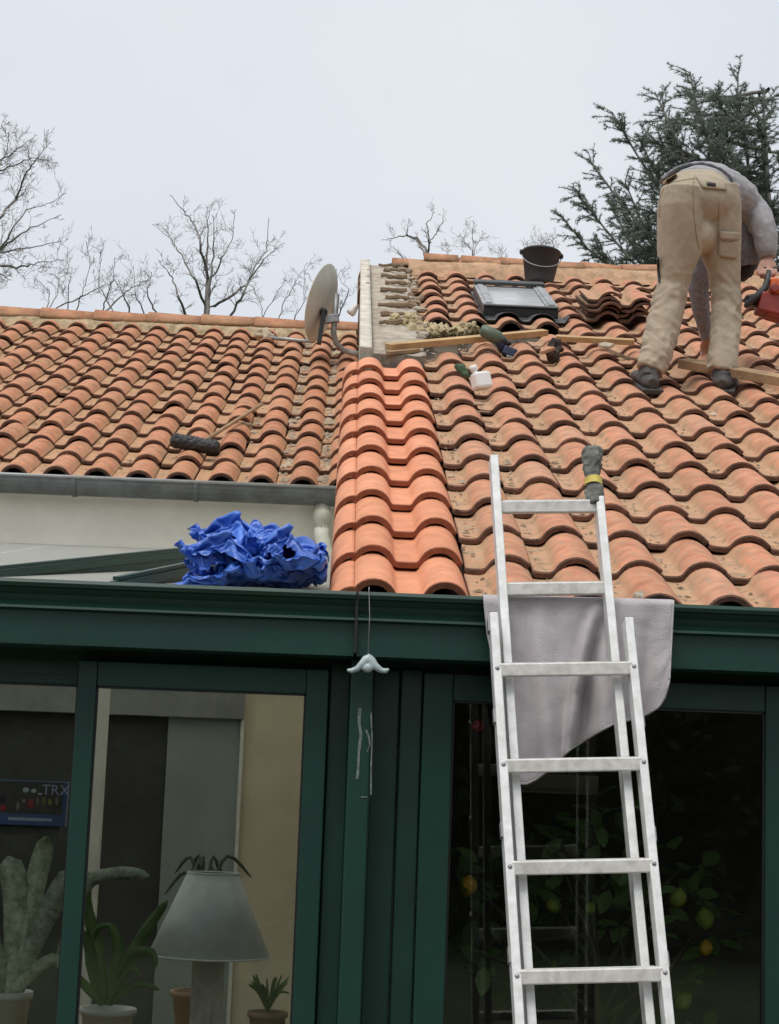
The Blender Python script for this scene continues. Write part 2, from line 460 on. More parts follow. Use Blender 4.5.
    def build(s, name, mats, parent=None, bevel=0, origin=None, fixn=True):
        if origin is None:
            lo = Vector((min(p.x for p in s.v), min(p.y for p in s.v), min(p.z for p in s.v)))
            hi = Vector((max(p.x for p in s.v), max(p.y for p in s.v), max(p.z for p in s.v)))
            origin = Vector(((lo.x + hi.x) / 2, (lo.y + hi.y) / 2, lo.z))
        me = s.mesh(name, mats, origin)
        if fixn:
            bm = bmesh.new(); bm.from_mesh(me)
            bmesh.ops.recalc_face_normals(bm, faces=bm.faces)
            bm.to_mesh(me); bm.free()
        o = link(name, me, parent, Matrix.Translation(Vector(origin)))
        if bevel > 0:
            b = o.modifiers.new('bevel', 'BEVEL'); b.width = bevel; b.segments = 2
            b.limit_method = 'ANGLE'; b.angle_limit = radians(50)
            b.harden_normals = False
        return o

def voxel(mb, size, smooth=2, fn=None, decimate=None):
    """fuse the collected shapes into one continuous skin, smooth it, displace it by fn(co, normal)->Vector"""
    me = mb.mesh('tmp', 'deck')
    o = bpy.data.objects.new('tmp', me); COL.objects.link(o)
    bm = bmesh.new(); bm.from_mesh(me); bmesh.ops.recalc_face_normals(bm, faces=bm.faces); bm.to_mesh(me); bm.free()
    r = o.modifiers.new('r', 'REMESH'); r.mode = 'VOXEL'; r.voxel_size = size; r.use_smooth_shade = True
    if smooth:
        s = o.modifiers.new('s', 'SMOOTH'); s.iterations = smooth; s.factor = .5
    dg = bpy.context.evaluated_depsgraph_get()
    ev = bpy.data.meshes.new_from_object(o.evaluated_get(dg))
    bpy.data.objects.remove(o); bpy.data.meshes.remove(me)
    if fn:
        cs = [(v.co.copy(), v.normal.copy()) for v in ev.vertices]
        for v, (c, n) in zip(ev.vertices, cs): v.co = c + fn(c, n)
        ev.update()
    if decimate:
        o = bpy.data.objects.new('tmp', ev); COL.objects.link(o)
        d = o.modifiers.new('d', 'DECIMATE'); d.ratio = decimate
        dg = bpy.context.evaluated_depsgraph_get()
        e2 = bpy.data.meshes.new_from_object(o.evaluated_get(dg))
        bpy.data.objects.remove(o); bpy.data.meshes.remove(ev); ev = e2
    return ev

def link_mesh(name, me, mats, parent=None, smooth=True):
    xs = [v.co for v in me.vertices]
    o = Vector(((min(p.x for p in xs) + max(p.x for p in xs)) / 2, (min(p.y for p in xs) + max(p.y for p in xs)) / 2, min(p.z for p in xs)))
    me.transform(Matrix.Translation(-o))
    me.materials.clear()
    for mm in (mats if isinstance(mats, (list, tuple)) else [mats]): me.materials.append(M[mm])
    for p in me.polygons: p.use_smooth = smooth
    me.name = name
    return link(name, me, parent, Matrix.Translation(o))

def fbm(p, s, o=3):
    return noise.fractal(Vector(p) * s, 1.0, 2.0, o)

# ------------------------------------------------------------------ roof frames
SL = 0.41319
CS, SN = cos(SL), sin(SL)
G, PT = 0.370, 0.215
HT = 0.085                                   # tile-lip top above the bearing plane
EN = Vector((0, -SN, CS)); EV = Vector((0, CS, SN)); EX = Vector((1, 0, 0))
RO = Vector((0, 5.2635, 1.70 + .6243)) - EN * HT      # right roof: row 0 of the bearing plane
LO = Vector((0, 9.1158, 1.70 + 1.6186)) - EN * HT     # left roof
def roofpt(O, x, row, h=0.0):
    return O + EX * x + EV * (row * G) + EN * h
def hit_roof(O, px, py, h=0.05):
    return on_plane(px, py, O + EN * h, EN)
def row_of(O, p):
    return (p - O).dot(EV) / G
ROOF_ROT = Matrix(((1, 0, 0), (0, CS, -SN), (0, SN, CS)))
def frame(O, x, row, h=0.0, rz=0.0, tilt=0.0, roll=0.0, scale=1.0):
    m = ROOF_ROT @ Matrix.Rotation(rz, 3, 'Z') @ Matrix.Rotation(tilt, 3, 'X') @ Matrix.Rotation(roll, 3, 'Y')
    return Matrix.Translation(roofpt(O, x, row, h)) @ m.to_4x4() @ Matrix.Scale(scale, 4)

# ------------------------------------------------------------------ tile meshes (local: x across, y up the slope, z normal)
def tile_mesh(name, prof, th, length, mats, lift, lipround=.25, notch=None, tail=0.0):
    n = len(prof)
    nrm = []
    for i in range(n):
        a = Vector(prof[max(i - 1, 0)]); b = Vector(prof[min(i + 1, n - 1)])
        d = (b - a).normalized(); nrm.append(Vector((-d.y, d.x)))
    vs = []
    def ring(y, off, zz):
        for (u, z), q in zip(prof, nrm):
            vs.append((u + q.x * off, y, z + q.y * off + zz))
    L_ = lambda y: lift * (1 - y / G)
    ring(length, 0, L_(length))               # 0 top, upper end
    ring(.006, 0, L_(.006))                   # 1 top, just above the lip
    ring(0.0, -th * lipround, L_(0))          # 2 rounded lip
    ring(0.0, -th, L_(0))                     # 3 lip bottom
    ring(.10, -th, L_(.10))                   # 4 underside
    ring(length, -th, L_(length))             # 5
    fs = []; mi = []
    for a, b, m_ in ((0, 1, 0), (1, 2, 1), (2, 3, 1), (3, 4, 1), (4, 5, 1)):
        for i in range(n - 1):
            fs.append((a * n + i, b * n + i, b * n + i + 1, a * n + i + 1)); mi.append(m_)
    for e in (0, n - 1):                      # side edges
        fs.append((0 * n + e, 1 * n + e, 4 * n + e, 5 * n + e)); mi.append(1)
        fs.append((1 * n + e, 2 * n + e, 3 * n + e, 4 * n + e)); mi.append(1)
    me = bpy.data.meshes.new(name)
    me.from_pydata(vs, [], fs)
    for mm in mats: me.materials.append(M[mm])
    bm = bmesh.new(); bm.from_mesh(me); bmesh.ops.recalc_face_normals(bm, faces=bm.faces); bm.to_mesh(me); bm.free()
    for p, m_ in zip(me.polygons, mi):
        p.material_index = m_; p.use_smooth = True
    # keep the lip crisp
    me.update()
    nb = n
    for e in me.edges:
        a, b = sorted(e.vertices)
        if (a // nb, b // nb) in ((2, 2), (3, 3)): e.use_edge_sharp = True
        if (a // nb, b // nb) == (1, 1): e.use_edge_sharp = True
    return me

OLD_P = [(-.140, .004), (-.125, .001), (-.108, 0), (-.090, 0), (-.078, .003), (-.071, .009), (-.064, .020), (-.054, .032), (-.039, .043), (-.020, .050), (0, .053),
         (.020, .050), (.039, .043), (.053, .033), (.063, .025), (.071, .019)]
def var_prof(P, k):
    return [(u, z * k) for u, z in P]
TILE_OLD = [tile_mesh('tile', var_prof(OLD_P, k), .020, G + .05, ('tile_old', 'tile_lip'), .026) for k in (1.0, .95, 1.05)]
LEFT_P = OLD_P[:-2] + [(.063, .022), (.071, .012), (.077, .006)]
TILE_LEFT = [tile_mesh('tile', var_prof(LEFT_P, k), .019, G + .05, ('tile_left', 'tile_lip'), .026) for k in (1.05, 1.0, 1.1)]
_H = [(0, .057), (.019, .055), (.037, .048), (.051, .037), (.061, .024), (.068, .011), (.074, .0045), (.082, .003)]
NEW_P = [(-u, z) for u, z in reversed(_H[:-1])] + _H[1:] + [(.1075, .003)] + [(.215 - u, z) for u, z in reversed(_H)] + [(.215 + u, z) for u, z in _H[1:-1]]
_s = []; 
for q in NEW_P:
    if not _s or q[0] > _s[-1][0] + 1e-4: _s.append(q)
NEW_P = _s
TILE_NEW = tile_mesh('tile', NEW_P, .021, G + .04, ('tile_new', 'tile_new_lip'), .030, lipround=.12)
VERGE_P = [(-.136, -.115), (-.136, -.075), (-.134, -.040), (-.128, -.014), (-.117, .006), (-.103, .020), (-.088, .029), (-.074, .033), (-.060, .033)]
VERGE_NEW = tile_mesh('verge_tile', VERGE_P, .019, G + .04, ('tile_new', 'tile_new_lip'), .028, lipround=.12)

def put_tile(mesh, O, x, row, roof, jit=1.0, name='tile', h=0.0):
    m = frame(O, x + random.gauss(0, .0032) * jit, row + random.gauss(0, .016) * jit, h + random.uniform(0, .003) * jit,
              random.gauss(0, .010) * jit, random.gauss(0, .005) * jit, random.gauss(0, .016) * jit)
    return link(name, mesh, roof, m)

# ==================================================================== SETTING
g = MB()
N_ = 24
gv = []
for i in range(N_ + 1):
    for j in range(N_ + 1):
        x = (i / N_ - .5); y = (j / N_ - .5)
        x = math.copysign(abs(2 * x) ** 2.2, x) * 1500; y = math.copysign(abs(2 * y) ** 2.2, y) * 1500
        gv.append((x, y, 0))
g.add(gv, [(i * (N_ + 1) + j, (i + 1) * (N_ + 1) + j, (i + 1) * (N_ + 1) + j + 1, i * (N_ + 1) + j + 1) for i in range(N_) for j in range(N_)])
tag(g.build('ground', 'grass', origin=(0, 0, 0)), kind='structure')
g = MB(); g.box((-6, 1.5, .0), (6, 5.2, .03))
tag(g.build('terrace', 'floor_in'), kind='structure')

# ==================================================================== HOUSE, LOWER ROOF (left)
house = empty('house', (-2.4, 11.5, 0), 'cream rendered house wing with weathered orange tile roof and zinc gutter', 'house')
ROW_L = 13.75
ridgeL = roofpt(LO, 0, ROW_L)
d = MB()
xa, xb = -4.6, 0.035
lowL = roofpt(LO, 0, -.02, -.03); topL = roofpt(LO, 0, ROW_L, -.03)
back = Vector((0, topL.y + 4.6, topL.z - 4.6 * SN / CS))
d.extrude([(lowL.y, lowL.z), (topL.y, topL.z), (back.y, back.z), (back.y, back.z - .12), (topL.y, topL.z - .13), (lowL.y, lowL.z - .03)], xa, xb)
roofL = d.build('roof', 'deck', house)
nL = 0
for k in range(-14, 9):
    xk = -1.7275 + PT * k
    if xk < xa + .12: continue
    for r in range(0, 14):
        x_ = xk - (.012 if k == 8 else 0)
        put_tile(random.choice(TILE_LEFT), LO, x_, r, roofL, 1.3 if r else .8)
        nL += 1
# mortar bedding and ridge tiles
mb = MB()
seg = 60
prof = [(-.20, -.085), (-.16, -.02), (-.14, .02), (-.09, .06), (0, .075), (.09, .06), (.16, .0), (.20, -.12)]
vs = []
for i in range(seg + 1):
    x = xa + (xb - xa) * i / seg
    for yy, zz in prof:
        vs.append(Vector((x, ridgeL.y + yy - .03, ridgeL.z + zz - .02 + .010 * fbm((x, yy * 3, 1), 6))))
n = len(prof)
mb.add(vs, [(i * n + j, i * n + j + 1, (i + 1) * n + j + 1, (i + 1) * n + j) for i in range(seg) for j in range(n - 1)], smooth=True)
mb.build('ridge_mortar', 'mortar_moss', house)
def ridge_tile_mesh(name, L_, r0, r1, h0, h1, mats):
    m = MB(); n = 12
    vs = []
    for t, (r, hh) in ((0, (r0, h0)), (1, (r1, h1))):
        for off in (0, -.014):
            for j in range(n + 1):
                a = pi * j / n
                vs.append((t * L_, (r + off) * -cos(a), (hh + off) * sin(a)))
    k = n + 1
    for j in range(n):
        m.add([], [])
    fs = []
    for j in range(n):
        fs += [(j, j + 1, 2 * k + j + 1, 2 * k + j), (k + j, 3 * k + j, 3 * k + j + 1, k + j + 1),
               (j, k + j, k + j + 1, j + 1), (2 * k + j, 2 * k + j + 1, 3 * k + j + 1, 3 * k + j)]
    fs += [(0, 2 * k, 3 * k, k), (n, k + n, 3 * k + n, 2 * k + n)]
    m.add(vs, fs, 0, True)
    me = m.mesh(name, mats)
    bm = bmesh.new(); bm.from_mesh(me); bmesh.ops.recalc_face_normals(bm, faces=bm.faces); bm.to_mesh(me); bm.free()
    return me
RIDGE = ridge_tile_mesh('ridge_tile', .46, .125, .108, .112, .095, 'ridge_old')
x = xa
while x < xb - .30:
    m = Matrix.Translation((x, ridgeL.y - .02, ridgeL.z + .030)) @ Matrix.Rotation(random.gauss(0, .008), 4, 'Y') @ Matrix.Rotation(random.gauss(0, .012), 4, 'Z')
    link('ridge_tile', RIDGE, house, m)
    x += .425

# cream wall with gutter
WY = 9.15
w = MB(); w.box((-4.6, WY, 0), (.02, WY + .25, lowL.z - .034)); w.build('wall', 'render_cream', house)
w = MB(); w.box((-4.6, WY + .25, 0), (-4.4, 17.6, lowL.z + .2)); w.box((-4.6, 17.6, 0), (.02, 17.8, lowL.z + .2)); w.build('rear_wall', 'render_cream', house)
gz = at(165, 481, 8.96).z
def half_round(y0, z0, r, x0, x1, th=.004, n=10):
    pr = [(y0 + r * cos(pi + pi * j / n), z0 + r * 1.05 * sin(pi + pi * j / n)) for j in range(n + 1)]
    pi_ = [(y0 + (r - th) * cos(pi + pi * j / n), z0 + (r - th) * 1.05 * sin(pi + pi * j / n)) for j in range(n, -1, -1)]
    return pr + pi_
gt = MB(); gt.extrude(half_round(9.05, gz, .078, 0, 0), -4.6, .0, smooth=False)
gu = gt.build('gutter', 'zinc', house)
gl = MB(); gl.tube([(-4.6, 8.972, gz + .004), (.0, 8.972, gz + .004)], .009, 8); gl.build('gutter_bead', 'zinc_lip', gu)
for pxb in (-80, 72, 195):
    X = xat(pxb, 488, 8.95)
    b_ = MB()
    pts = [(X, 9.05 + .082 * cos(pi + pi * j / 10), gz + .086 * sin(pi + pi * j / 10)) for j in range(9)]
    for a_, c_ in zip(pts, pts[1:]): b_.bar(a_, c_, .022, .004, up=(0, -(a_[1] - 9.05), -(a_[2] - gz) - .001))
    b_.build('gutter_bracket', 'zinc', gu)
# pvc outlet at the end of the gutter
p = at(322, 513, 9.06)
dp = MB()
dp.lathe([(.040, .02), (.040, .06), (.047, .062), (.047, .115), (.041, .118), (.041, .15)], Matrix.Translation((p.x, 9.06, p.z - .10)), 18)
dp.tube([(p.x, 9.06, p.z - .07), (p.x + .004, 9.06, p.z - .13), (p.x + .03, 9.03, p.z - .20), (p.x + .035, 9.02, p.z - .45)], .040, 14)
dp.build('downpipe', 'pvc', house)

# ==================================================================== HOUSE, UPPER ROOF (right)
hall = empty('tiled_house', (1.9, 9.0, 0), 'house with long orange tile roof partly stripped along its edge above green veranda', 'house')
ROW_R = 22.1
xa, xb = .045, 4.7
lowR = roofpt(RO, 0, -.05, -.025); topR = roofpt(RO, 0, ROW_R, -.025)
backR = Vector((0, topR.y + 4.6, topR.z - 4.6 * SN / CS))
d = MB()
d.extrude([(lowR.y, lowR.z), (topR.y, topR.z), (backR.y, backR.z), (backR.y, backR.z - .14), (topR.y, topR.z - .15), (lowR.y, lowR.z - .05)], xa, xb)
roofR = d.build('roof', 'deck', hall)
HOLE = set()
for k in range(0, 4):
    for r in (13, 14): HOLE.add((k, r))
HOLE.add((0, 12))
HOLE -= {(3, 13)}
for k in range(0, 19):
    xk = .533 + PT * k
    if xk > xb - .06: continue
    for r in range(0, 22):
        if (k, r) in HOLE: continue
        if k in (2, 3) and 16 <= r <= 18 : continue      # roof window
        j = 1.0
        put_tile(random.choice(TILE_OLD), RO, xk, r, roofR, j)
# new tiles and new verge
for r in range(0, 11):
    put_tile(TILE_NEW, RO, .0986, r, roofR, .25, h=.006)
    put_tile(VERGE_NEW, RO, .0986, r, roofR, .25, 'verge_tile', h=.004)
# gable wall below the verge
sw = MB()
sw.extrude([(5.45, 0), (5.45, roofpt(RO, 0, .6, 0).z - .05), (topR.y, topR.z - .04), (backR.y, backR.z - .04), (backR.y, 0)], .062, .30)
sw.build('gable_wall', 'render_cream', hall)
sw = MB(); sw.box((4.5, 5.45, 0), (4.7, backR.y, 2.1)); sw.box((.30, backR.y - .2, 0), (4.5, backR.y, backR.z - .16)); sw.build('rear_wall', 'render_cream', hall)

# stripped verge: render edge strip + mortar bed + strips of old bedding
def slab(x0, x1, r0, r1, h0, h1, mat, name, parent, nx=6, ny=60, amp=.008, fr=9.0, edge=0.0):
    m = MB(); vs = []
    for j in range(ny + 1):
        for i in range(nx + 1):
            x = x0 + (x1 - x0) * i / nx; r = r0 + (r1 - r0) * j / ny
            e = edge * fbm((r * 2, i, 4.2), 1.3) if i == nx else 0
            vs.append(roofpt(RO, x + e, r, h1 + amp * fbm((x * 3, r * .5, 2.0), fr)))
    k = nx + 1
    m.add(vs, [(j * k + i, j * k + i + 1, (j + 1) * k + i + 1, (j + 1) * k + i) for j in range(ny) for i in range(nx)], smooth=True)
    # skirt
    sk = []
    ids = [j * k for j in range(ny + 1)]
    base = len(vs)
    for side in (0, nx):
        b0 = len(m.v)
        q = [roofpt(RO, x0 + (x1 - x0) * side / nx, r0 + (r1 - r0) * j / ny, h0) for j in range(ny + 1)]
        m.v += q
        for j in range(ny):
            a, b = j * k + side, (j + 1) * k + side
            m.f.append((a, b0 + j, b0 + j + 1, b) if side == 0 else (a, b, b0 + j + 1, b0 + j)); m.mi.append(0); m.sm.append(False)
    b0 = len(m.v)
    m.v += [roofpt(RO, x0 + (x1 - x0) * i / nx, r0, h0) for i in range(nx + 1)]
    for i in range(nx):
        m.f.append((i, i + 1, b0 + i + 1, b0 + i)); m.mi.append(0); m.sm.append(False)
    return m.build(name, mat, parent)
slab(.046, .112, 11.35, 22.25, -.06, .098, 'render_strip', 'verge_render', hall, nx=3, amp=.005)
slab(.112, .40, 11.35, 22.1, -.02, .060, 'mortar', 'mortar_bed', hall, nx=8, amp=.016, fr=7, edge=.02)
for i, r in enumerate([14.2, 15.1, 16.1, 17.1, 18.1, 19.1, 20.1, 21.05, 21.8]):
    m = MB()
    x0 = .19 + random.uniform(-.03, .04); x1 = .37 + random.uniform(-.02, .03)
    pts = []
    for k in range(7):
        t = k / 6
        pts.append(roofpt(RO, x0 + (x1 - x0) * t, r + random.uniform(-.03, .03), .072 + random.uniform(0, .012)))
    m.tube(pts, [(.013 + random.uniform(-.004, .006), .012) for _ in pts], 6, ref=(0, 0, 1), smooth=False)
    m.build('bedding_strip', 'tile_dark', hall)
# broken edge of mortar along the stripped tiles
for i in range(46):
    r = random.uniform(13.0, 22.0)
    m = MB(); m.ball((0, 0, 0), (random.uniform(.015, .035), random.uniform(.02, .05), random.uniform(.012, .026)), 6, 4)
    rot = Matrix.Rotation(random.uniform(0, 6), 3, 'Z')
    c = roofpt(RO, .395 + random.gauss(0, .018), r, .062)
    m.v = [c + rot @ (v * (1 + .5 * noise.noise(v * 60 + Vector((i, 0, 0))))) for v in m.v]
    m.sm = [False] * len(m.sm)
    m.build('mortar_lump', random.choice(['tile_dark', 'mortar', 'mortar_moss']), hall)

# ridge bedding and ridge tiles
rp = roofpt(RO, 0, ROW_R) + Vector((0, 0, .022))
mb = MB(); seg = 60; vs = []
for i in range(seg + 1):
    x = .40 + (xb - .40) * i / seg
    for yy, zz in prof:
        vs.append(Vector((x, rp.y + yy - .02, rp.z + zz * 1.05 + .012 * fbm((x, yy * 3, 7), 6))))
mb.add(vs, [(i * n + j, i * n + j + 1, (i + 1) * n + j + 1, (i + 1) * n + j) for i in range(seg) for j in range(len(prof) - 1)] if False else
       [(i * len(prof) + j, i * len(prof) + j + 1, (i + 1) * len(prof) + j + 1, (i + 1) * len(prof) + j) for i in range(seg) for j in range(len(prof) - 1)], smooth=True)
mb.build('ridge_mortar', 'ridge_bed', hall)
RIDGE_S = ridge_tile_mesh('ridge_tile', .34, .12, .11, .085, .078, 'ridge_old')
for px0, L_, dz in ((392, 1, -.035), (424, .75, .012), (452, 1.0, -.012), (461, .85, .008), (487, .5, -.006), (500, .75, .006), (538, 1, -.005), (580, 1, .0), (622, 1, -.008), (664, 1, 0), (706, 1, 0), (748, 1, 0), (790, 1, 0), (832, 1, 0), (874, 1, 0), (916, 1, 0)):
    X = xat(px0, 262, 12.75)
    m = Matrix.Translation((X, rp.y + .0, rp.z + .05 + dz)) @ Matrix.Rotation(random.gauss(0, .03), 4, 'Y') @ Matrix.Rotation(random.gauss(0, .03), 4, 'Z') @ Matrix.Diagonal((L_, 1, 1, 1))
    link('ridge_tile', RIDGE_S, hall, m)
# verge tiles still hanging on the far side of the stripped edge
VO = tile_mesh('verge_tile', VERGE_P, .016, G + .04, ('tile_dark', 'tile_lip'), .024)
for r in (18.0, 19, 20):
    link('verge_tile', VO, hall, frame(RO, .165, r + .4, .045))

# ==================================================================== VERANDA (green joinery, glass)
ver = empty('veranda', (0, 5.3, 0), 'dark green aluminium veranda with sliding glass doors and gutter', 'veranda')
def zat(py, Y, px=390): return at(px, py, Y).z
GT = at(357, 591.5, 5.07).z
XJ = xat(357, 620, 5.09)
def gut_prof(y):
    z = GT
    return [(y, z), (y - .004, z - .010), (y + .002, z - .021), (y + .016, z - .024), (y + .034, z - .040), (y + .042, z - .058), (y + .036, z - .068), (y + .022, z - .074), (y + .020, z - .081),
            (y + .042, z - .086), (y + .042, z - .183), (y + .20, z - .183), (y + .20, z - .03), (y + .13, z - .03), (y + .12, z - .045), (y + .05, z - .045), (y + .018, z - .006)]
m = MB(); m.extrude(gut_prof(5.07), -4.2, XJ - .006); m.build('gutter', 'green', ver)
m = MB(); m.extrude(gut_prof(5.066), XJ + .002, 4.7); m.build('gutter', 'green', ver)
m = MB(); m.box((XJ - .006, 5.085, GT - .175), (XJ + .002, 5.2, GT - .002)); m.build('gutter_joint', 'black', ver)
ZS = GT - .183
# soffit / head rail
YF = 5.27
m = MB(); m.box((-4.2, 5.20, ZS + .002), (4.7, 5.42, ZS + .06)); m.box((-4.2, YF + .05, zat(664, YF + .05) - .07), (4.7, YF + .14, ZS + .002)); m.build('head_rail', 'green_dk', ver)
def window(x0, x1, ztop, stile_l, stile_r, yf, depth=.05, head=.065, zb=.12, trans=None):
    """frame of stiles and rails, with its pane"""
    f_ = MB()
    f_.box((x0 - stile_l, yf, zb), (x0, yf + depth, ztop + head))
    f_.box((x1, yf, zb), (x1 + stile_r, yf + depth, ztop + head))
    f_.box((x0, yf + .004, ztop), (x1, yf + depth, ztop + head))
    f_.box((x0, yf + .004, zb), (x1, yf + depth, zb + .11))
    o = f_.build('window', 'green', ver, bevel=.004)
    p_ = MB(); p_.box((x0 - .004, yf + .022, zb + .10), (x1 + .004, yf + .028, ztop + .004)); p_.build('pane', 'glass', o)
    b_ = MB()
    for (a0, a1) in ((x0, x0 + .006), (x1 - .006, x1)):
        b_.box((a0, yf + .012, zb + .11), (a1, yf + .020, ztop))
    b_.box((x0, yf + .012, ztop - .006), (x1, yf + .020, ztop))
    b_.build('gasket', 'black', o)
    return o
YM = 850
def X_(px, Y=YF): return xat(px, YM, Y)
ztL = zat(690, YF, 200)
window(X_(-250), X_(67.5, YF + .05), ztL + .004, .06, .03, YF + .05, head=.07)           # fixed light behind the sliding leaf
window(X_(86.5), X_(299.5), ztL, X_(86.5) - X_(67.5), X_(322) - X_(299.5), YF - .01, head=.075)
ztR = zat(706, YF, 600)
window(X_(448.6), X_(765), ztR, X_(448.6) - X_(418.5), X_(790) - X_(765), YF - .005, head=.08)
window(X_(830), X_(1130), ztR, .09, .09, YF - .005, head=.08)
window(X_(-560), X_(-300), ztL, .09, .08, YF - .01, head=.075)
# posts and infill panels between the doors
m = MB(); m.box((X_(322) + .003, YF + .02, .1), (X_(344), YF + .10, zat(664, YF))); m.box((X_(312), YF + .048, .1), (X_(322) + .003, YF + .10, zat(664, YF))); m.build('jamb', 'green_dk', ver, bevel=.004)
m = MB(); m.box((X_(344, 5.19), 5.19, 0.03), (X_(367, 5.19), 5.26, ZS + .001)); post = m.build('post', 'green', ver, bevel=.006)
m = MB(); m.box((X_(367.5), YF + .03, .1), (X_(394.5), YF + .09, zat(668, YF))); m.build('infill_panel', 'green_dk', ver, bevel=.004)
m = MB(); m.box((X_(396), YF + .015, .1), (X_(417.5), YF + .09, zat(668, YF))); m.build('infill_panel', 'green_dk', ver, bevel=.004)
m = MB(); m.box((X_(791), YF + .02, .1), (X_(826) - .06, YF + .09, zat(668, YF))); m.build('infill_panel', 'green_dk', ver, bevel=.004)
# dried sealant left on the post and panel
def smear(pts, y, w, par):
    q = MB()
    for (a, b) in zip(pts, pts[1:]):
        A = at(*a, y); B = at(*b, y)
        q.bar(A, B, .0015, w * random.uniform(.5, 1.2), up=(1, 0, 0))
    q.build('sealant_mark', 'residue', par)
smear([(360, 708), (359, 722), (361, 735), (359, 750), (358, 770), (357, 779)], 5.1885, .010, post)
smear([(366, 730), (369, 737), (370, 745), (367, 752)], 5.1885, .006, post)
smear([(371, 712), (372, 740), (371, 770), (371, 795)], 5.187, .005, post)
smear([(361, 797), (368, 797)], 5.1885, .004, post)
# threshold
m = MB(); m.box((-4.2, 5.2, .03), (4.7, 5.45, .12)); m.build('threshold', 'green_dk', ver)
# glass-house roof on the left: white panels and green bars
RS = .165
RY, RZ = 5.20, GT - .012
def rz_(y): return RZ + (y - RY) * RS
pn = Vector((0, -RS, 1)).normalized(); pp0 = Vector((0, RY, RZ))
xs = [-4.2, -3.3, -2.4, -1.5, -.6, .04]
for x0, x1 in zip(xs, xs[1:]):
    m = MB(); m.extrude([(RY, RZ - .016), (WY, rz_(WY) - .016), (WY, rz_(WY)), (RY, RZ)], x0 + .004, x1 - .004); m.build('roof_panel', 'panel_white', ver)
mt = M['panel_white']; t_ = mt.node_tree
bb = t_.nodes['Principled BSDF']; bb.inputs['Transmission Weight'].default_value = 0.0
tl = t_.nodes.new('ShaderNodeBsdfTranslucent'); tl.inputs['Color'].default_value = (.90, .91, .88, 1)
ms = t_.nodes.new('ShaderNodeMixShader'); ms.inputs[0].default_value = .72
mo = [q for q in t_.nodes if q.type == 'OUTPUT_MATERIAL'][0]
t_.links.new(bb.outputs[0], ms.inputs[1]); t_.links.new(tl.outputs[0], ms.inputs[2]); t_.links.new(ms.outputs[0], mo.inputs['Surface'])
def onpanel(px, py, h=.02): return on_plane(px, py, pp0 + pn * h, pn)
def rbar(p0, p1, e0):
    A = at(*p0); B = at(*p1)
    dv = (B - A).normalized()
    m = MB()
    m.bar(A - dv * e0, B + dv * .45, .040, .024, up=pn)
    m.bar(A - dv * e0 + pn * .021, B + dv * .45 + pn * .021, .020, .012, up=pn)
    m.bar(A - dv * e0 - pn * .030, B + dv * .45 - pn * .030, .020, .030, up=pn)
    m.build('glazing_bar', 'green', ver)
rbar((0, 574, 5.75), (213, 551, 7.1), .35)
rbar((122, 584, 5.42), (192, 569, 6.0), .05)

# inside of the veranda
m = MB(); m.box((-4.2, 5.45, .0), (4.5, 9.3, .06)); m.build('floor', 'floor_in', ver)
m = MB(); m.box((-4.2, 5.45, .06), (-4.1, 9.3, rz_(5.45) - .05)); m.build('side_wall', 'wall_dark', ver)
YB = 9.02
def XB(px, py=800): return xat(px, py, YB)
m = MB()
m.box((XB(241), YB, .06), (.06, WY - .002, rz_(YB) - .08))
m.build('inner_wall', 'wall_in', ver)
m = MB(); m.box((XB(-60), YB + .03, .06), (XB(163), WY - .002, rz_(YB) - .10)); m.build('inner_wall', 'opening_shade', ver)  # dark sheet: shade of an unlit opening put into the colour
m = MB(); m.box((XB(164), YB + .01, .06), (XB(237), YB + .05, rz_(YB) - .24)); dr = m.build('inner_door', 'door_grey', ver)
m = MB(); m.box((XB(237.5), YB - .03, .06), (XB(241), YB + .05, rz_(YB) - .10)); m.build('door_frame', 'post_white', ver)
m = MB(); m.box((XB(-60), YB - .06, at(150, 716, YB).z), (XB(240), WY - .002, rz_(YB) - .06)); m.build('inner_lintel', 'lintel', ver)
a = at(107, 690, 6.9); b = at(90, 885, 6.9)
m = MB(); m.box((b.x - .03, 6.88, .06), (b.x + .03, 6.93, rz_(6.9) - .02)); m.build('inner_post', 'post_white', ver, bevel=.004)
# right room: dark
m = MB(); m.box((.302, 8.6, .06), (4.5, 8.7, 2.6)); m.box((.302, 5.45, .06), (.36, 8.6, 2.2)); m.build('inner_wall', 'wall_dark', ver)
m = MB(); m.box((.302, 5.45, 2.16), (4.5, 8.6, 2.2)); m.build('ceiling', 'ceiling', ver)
a = at(505, 789, 8.5); b = at(596, 776, 8.5)
m = MB(); m.box((a.x, 8.42, a.z), (b.x, 8.6, b.z)); m.box((a.x - .02, 8.40, a.z - .012), (b.x + .02, 8.6, a.z)); m.build('pale_bar', 'post_white', ver)  # pale bar against the back wall of the right room

#@@PART2
# ==================================================================== LADDER
LN = Vector((0, -1, .325)).normalized()          # towards the camera
LA = Vector((0, .325, 1)).normalized()           # up the ladder
UPP0 = Vector((0, 5.018, GT)); LOWP0 = UPP0 + LN * .050
lad = empty('extension_ladder', (at(590, 1016, 4.7).x + .12, 4.35, .03), 'grey aluminium extension ladder leaning on the green gutter over towel', 'ladder')
def lad_line(p0, a, b):
    A = on_plane(*a, p0, LN); B = on_plane(*b, p0, LN)
    return A, B
def to_z(A, B, z):
    t = (z - A.z) / (B.z - A.z); return A + (B - A) * t
uL = lad_line(UPP0, (495, 459), (528.5, 1016)); uR = lad_line(UPP0, (598.3, 500), (648.5, 1016))
lL = lad_line(LOWP0, (494, 616), (517, 1016)); lR = lad_line(LOWP0, (625.5, 621), (669.5, 1016))
def avg_dir(*ls):
    d = Vector((0, 0, 0))
    for A, B in ls: d += (A - B).normalized()
    return d.normalized()
LD = avg_dir(uL, uR, lL, lR)
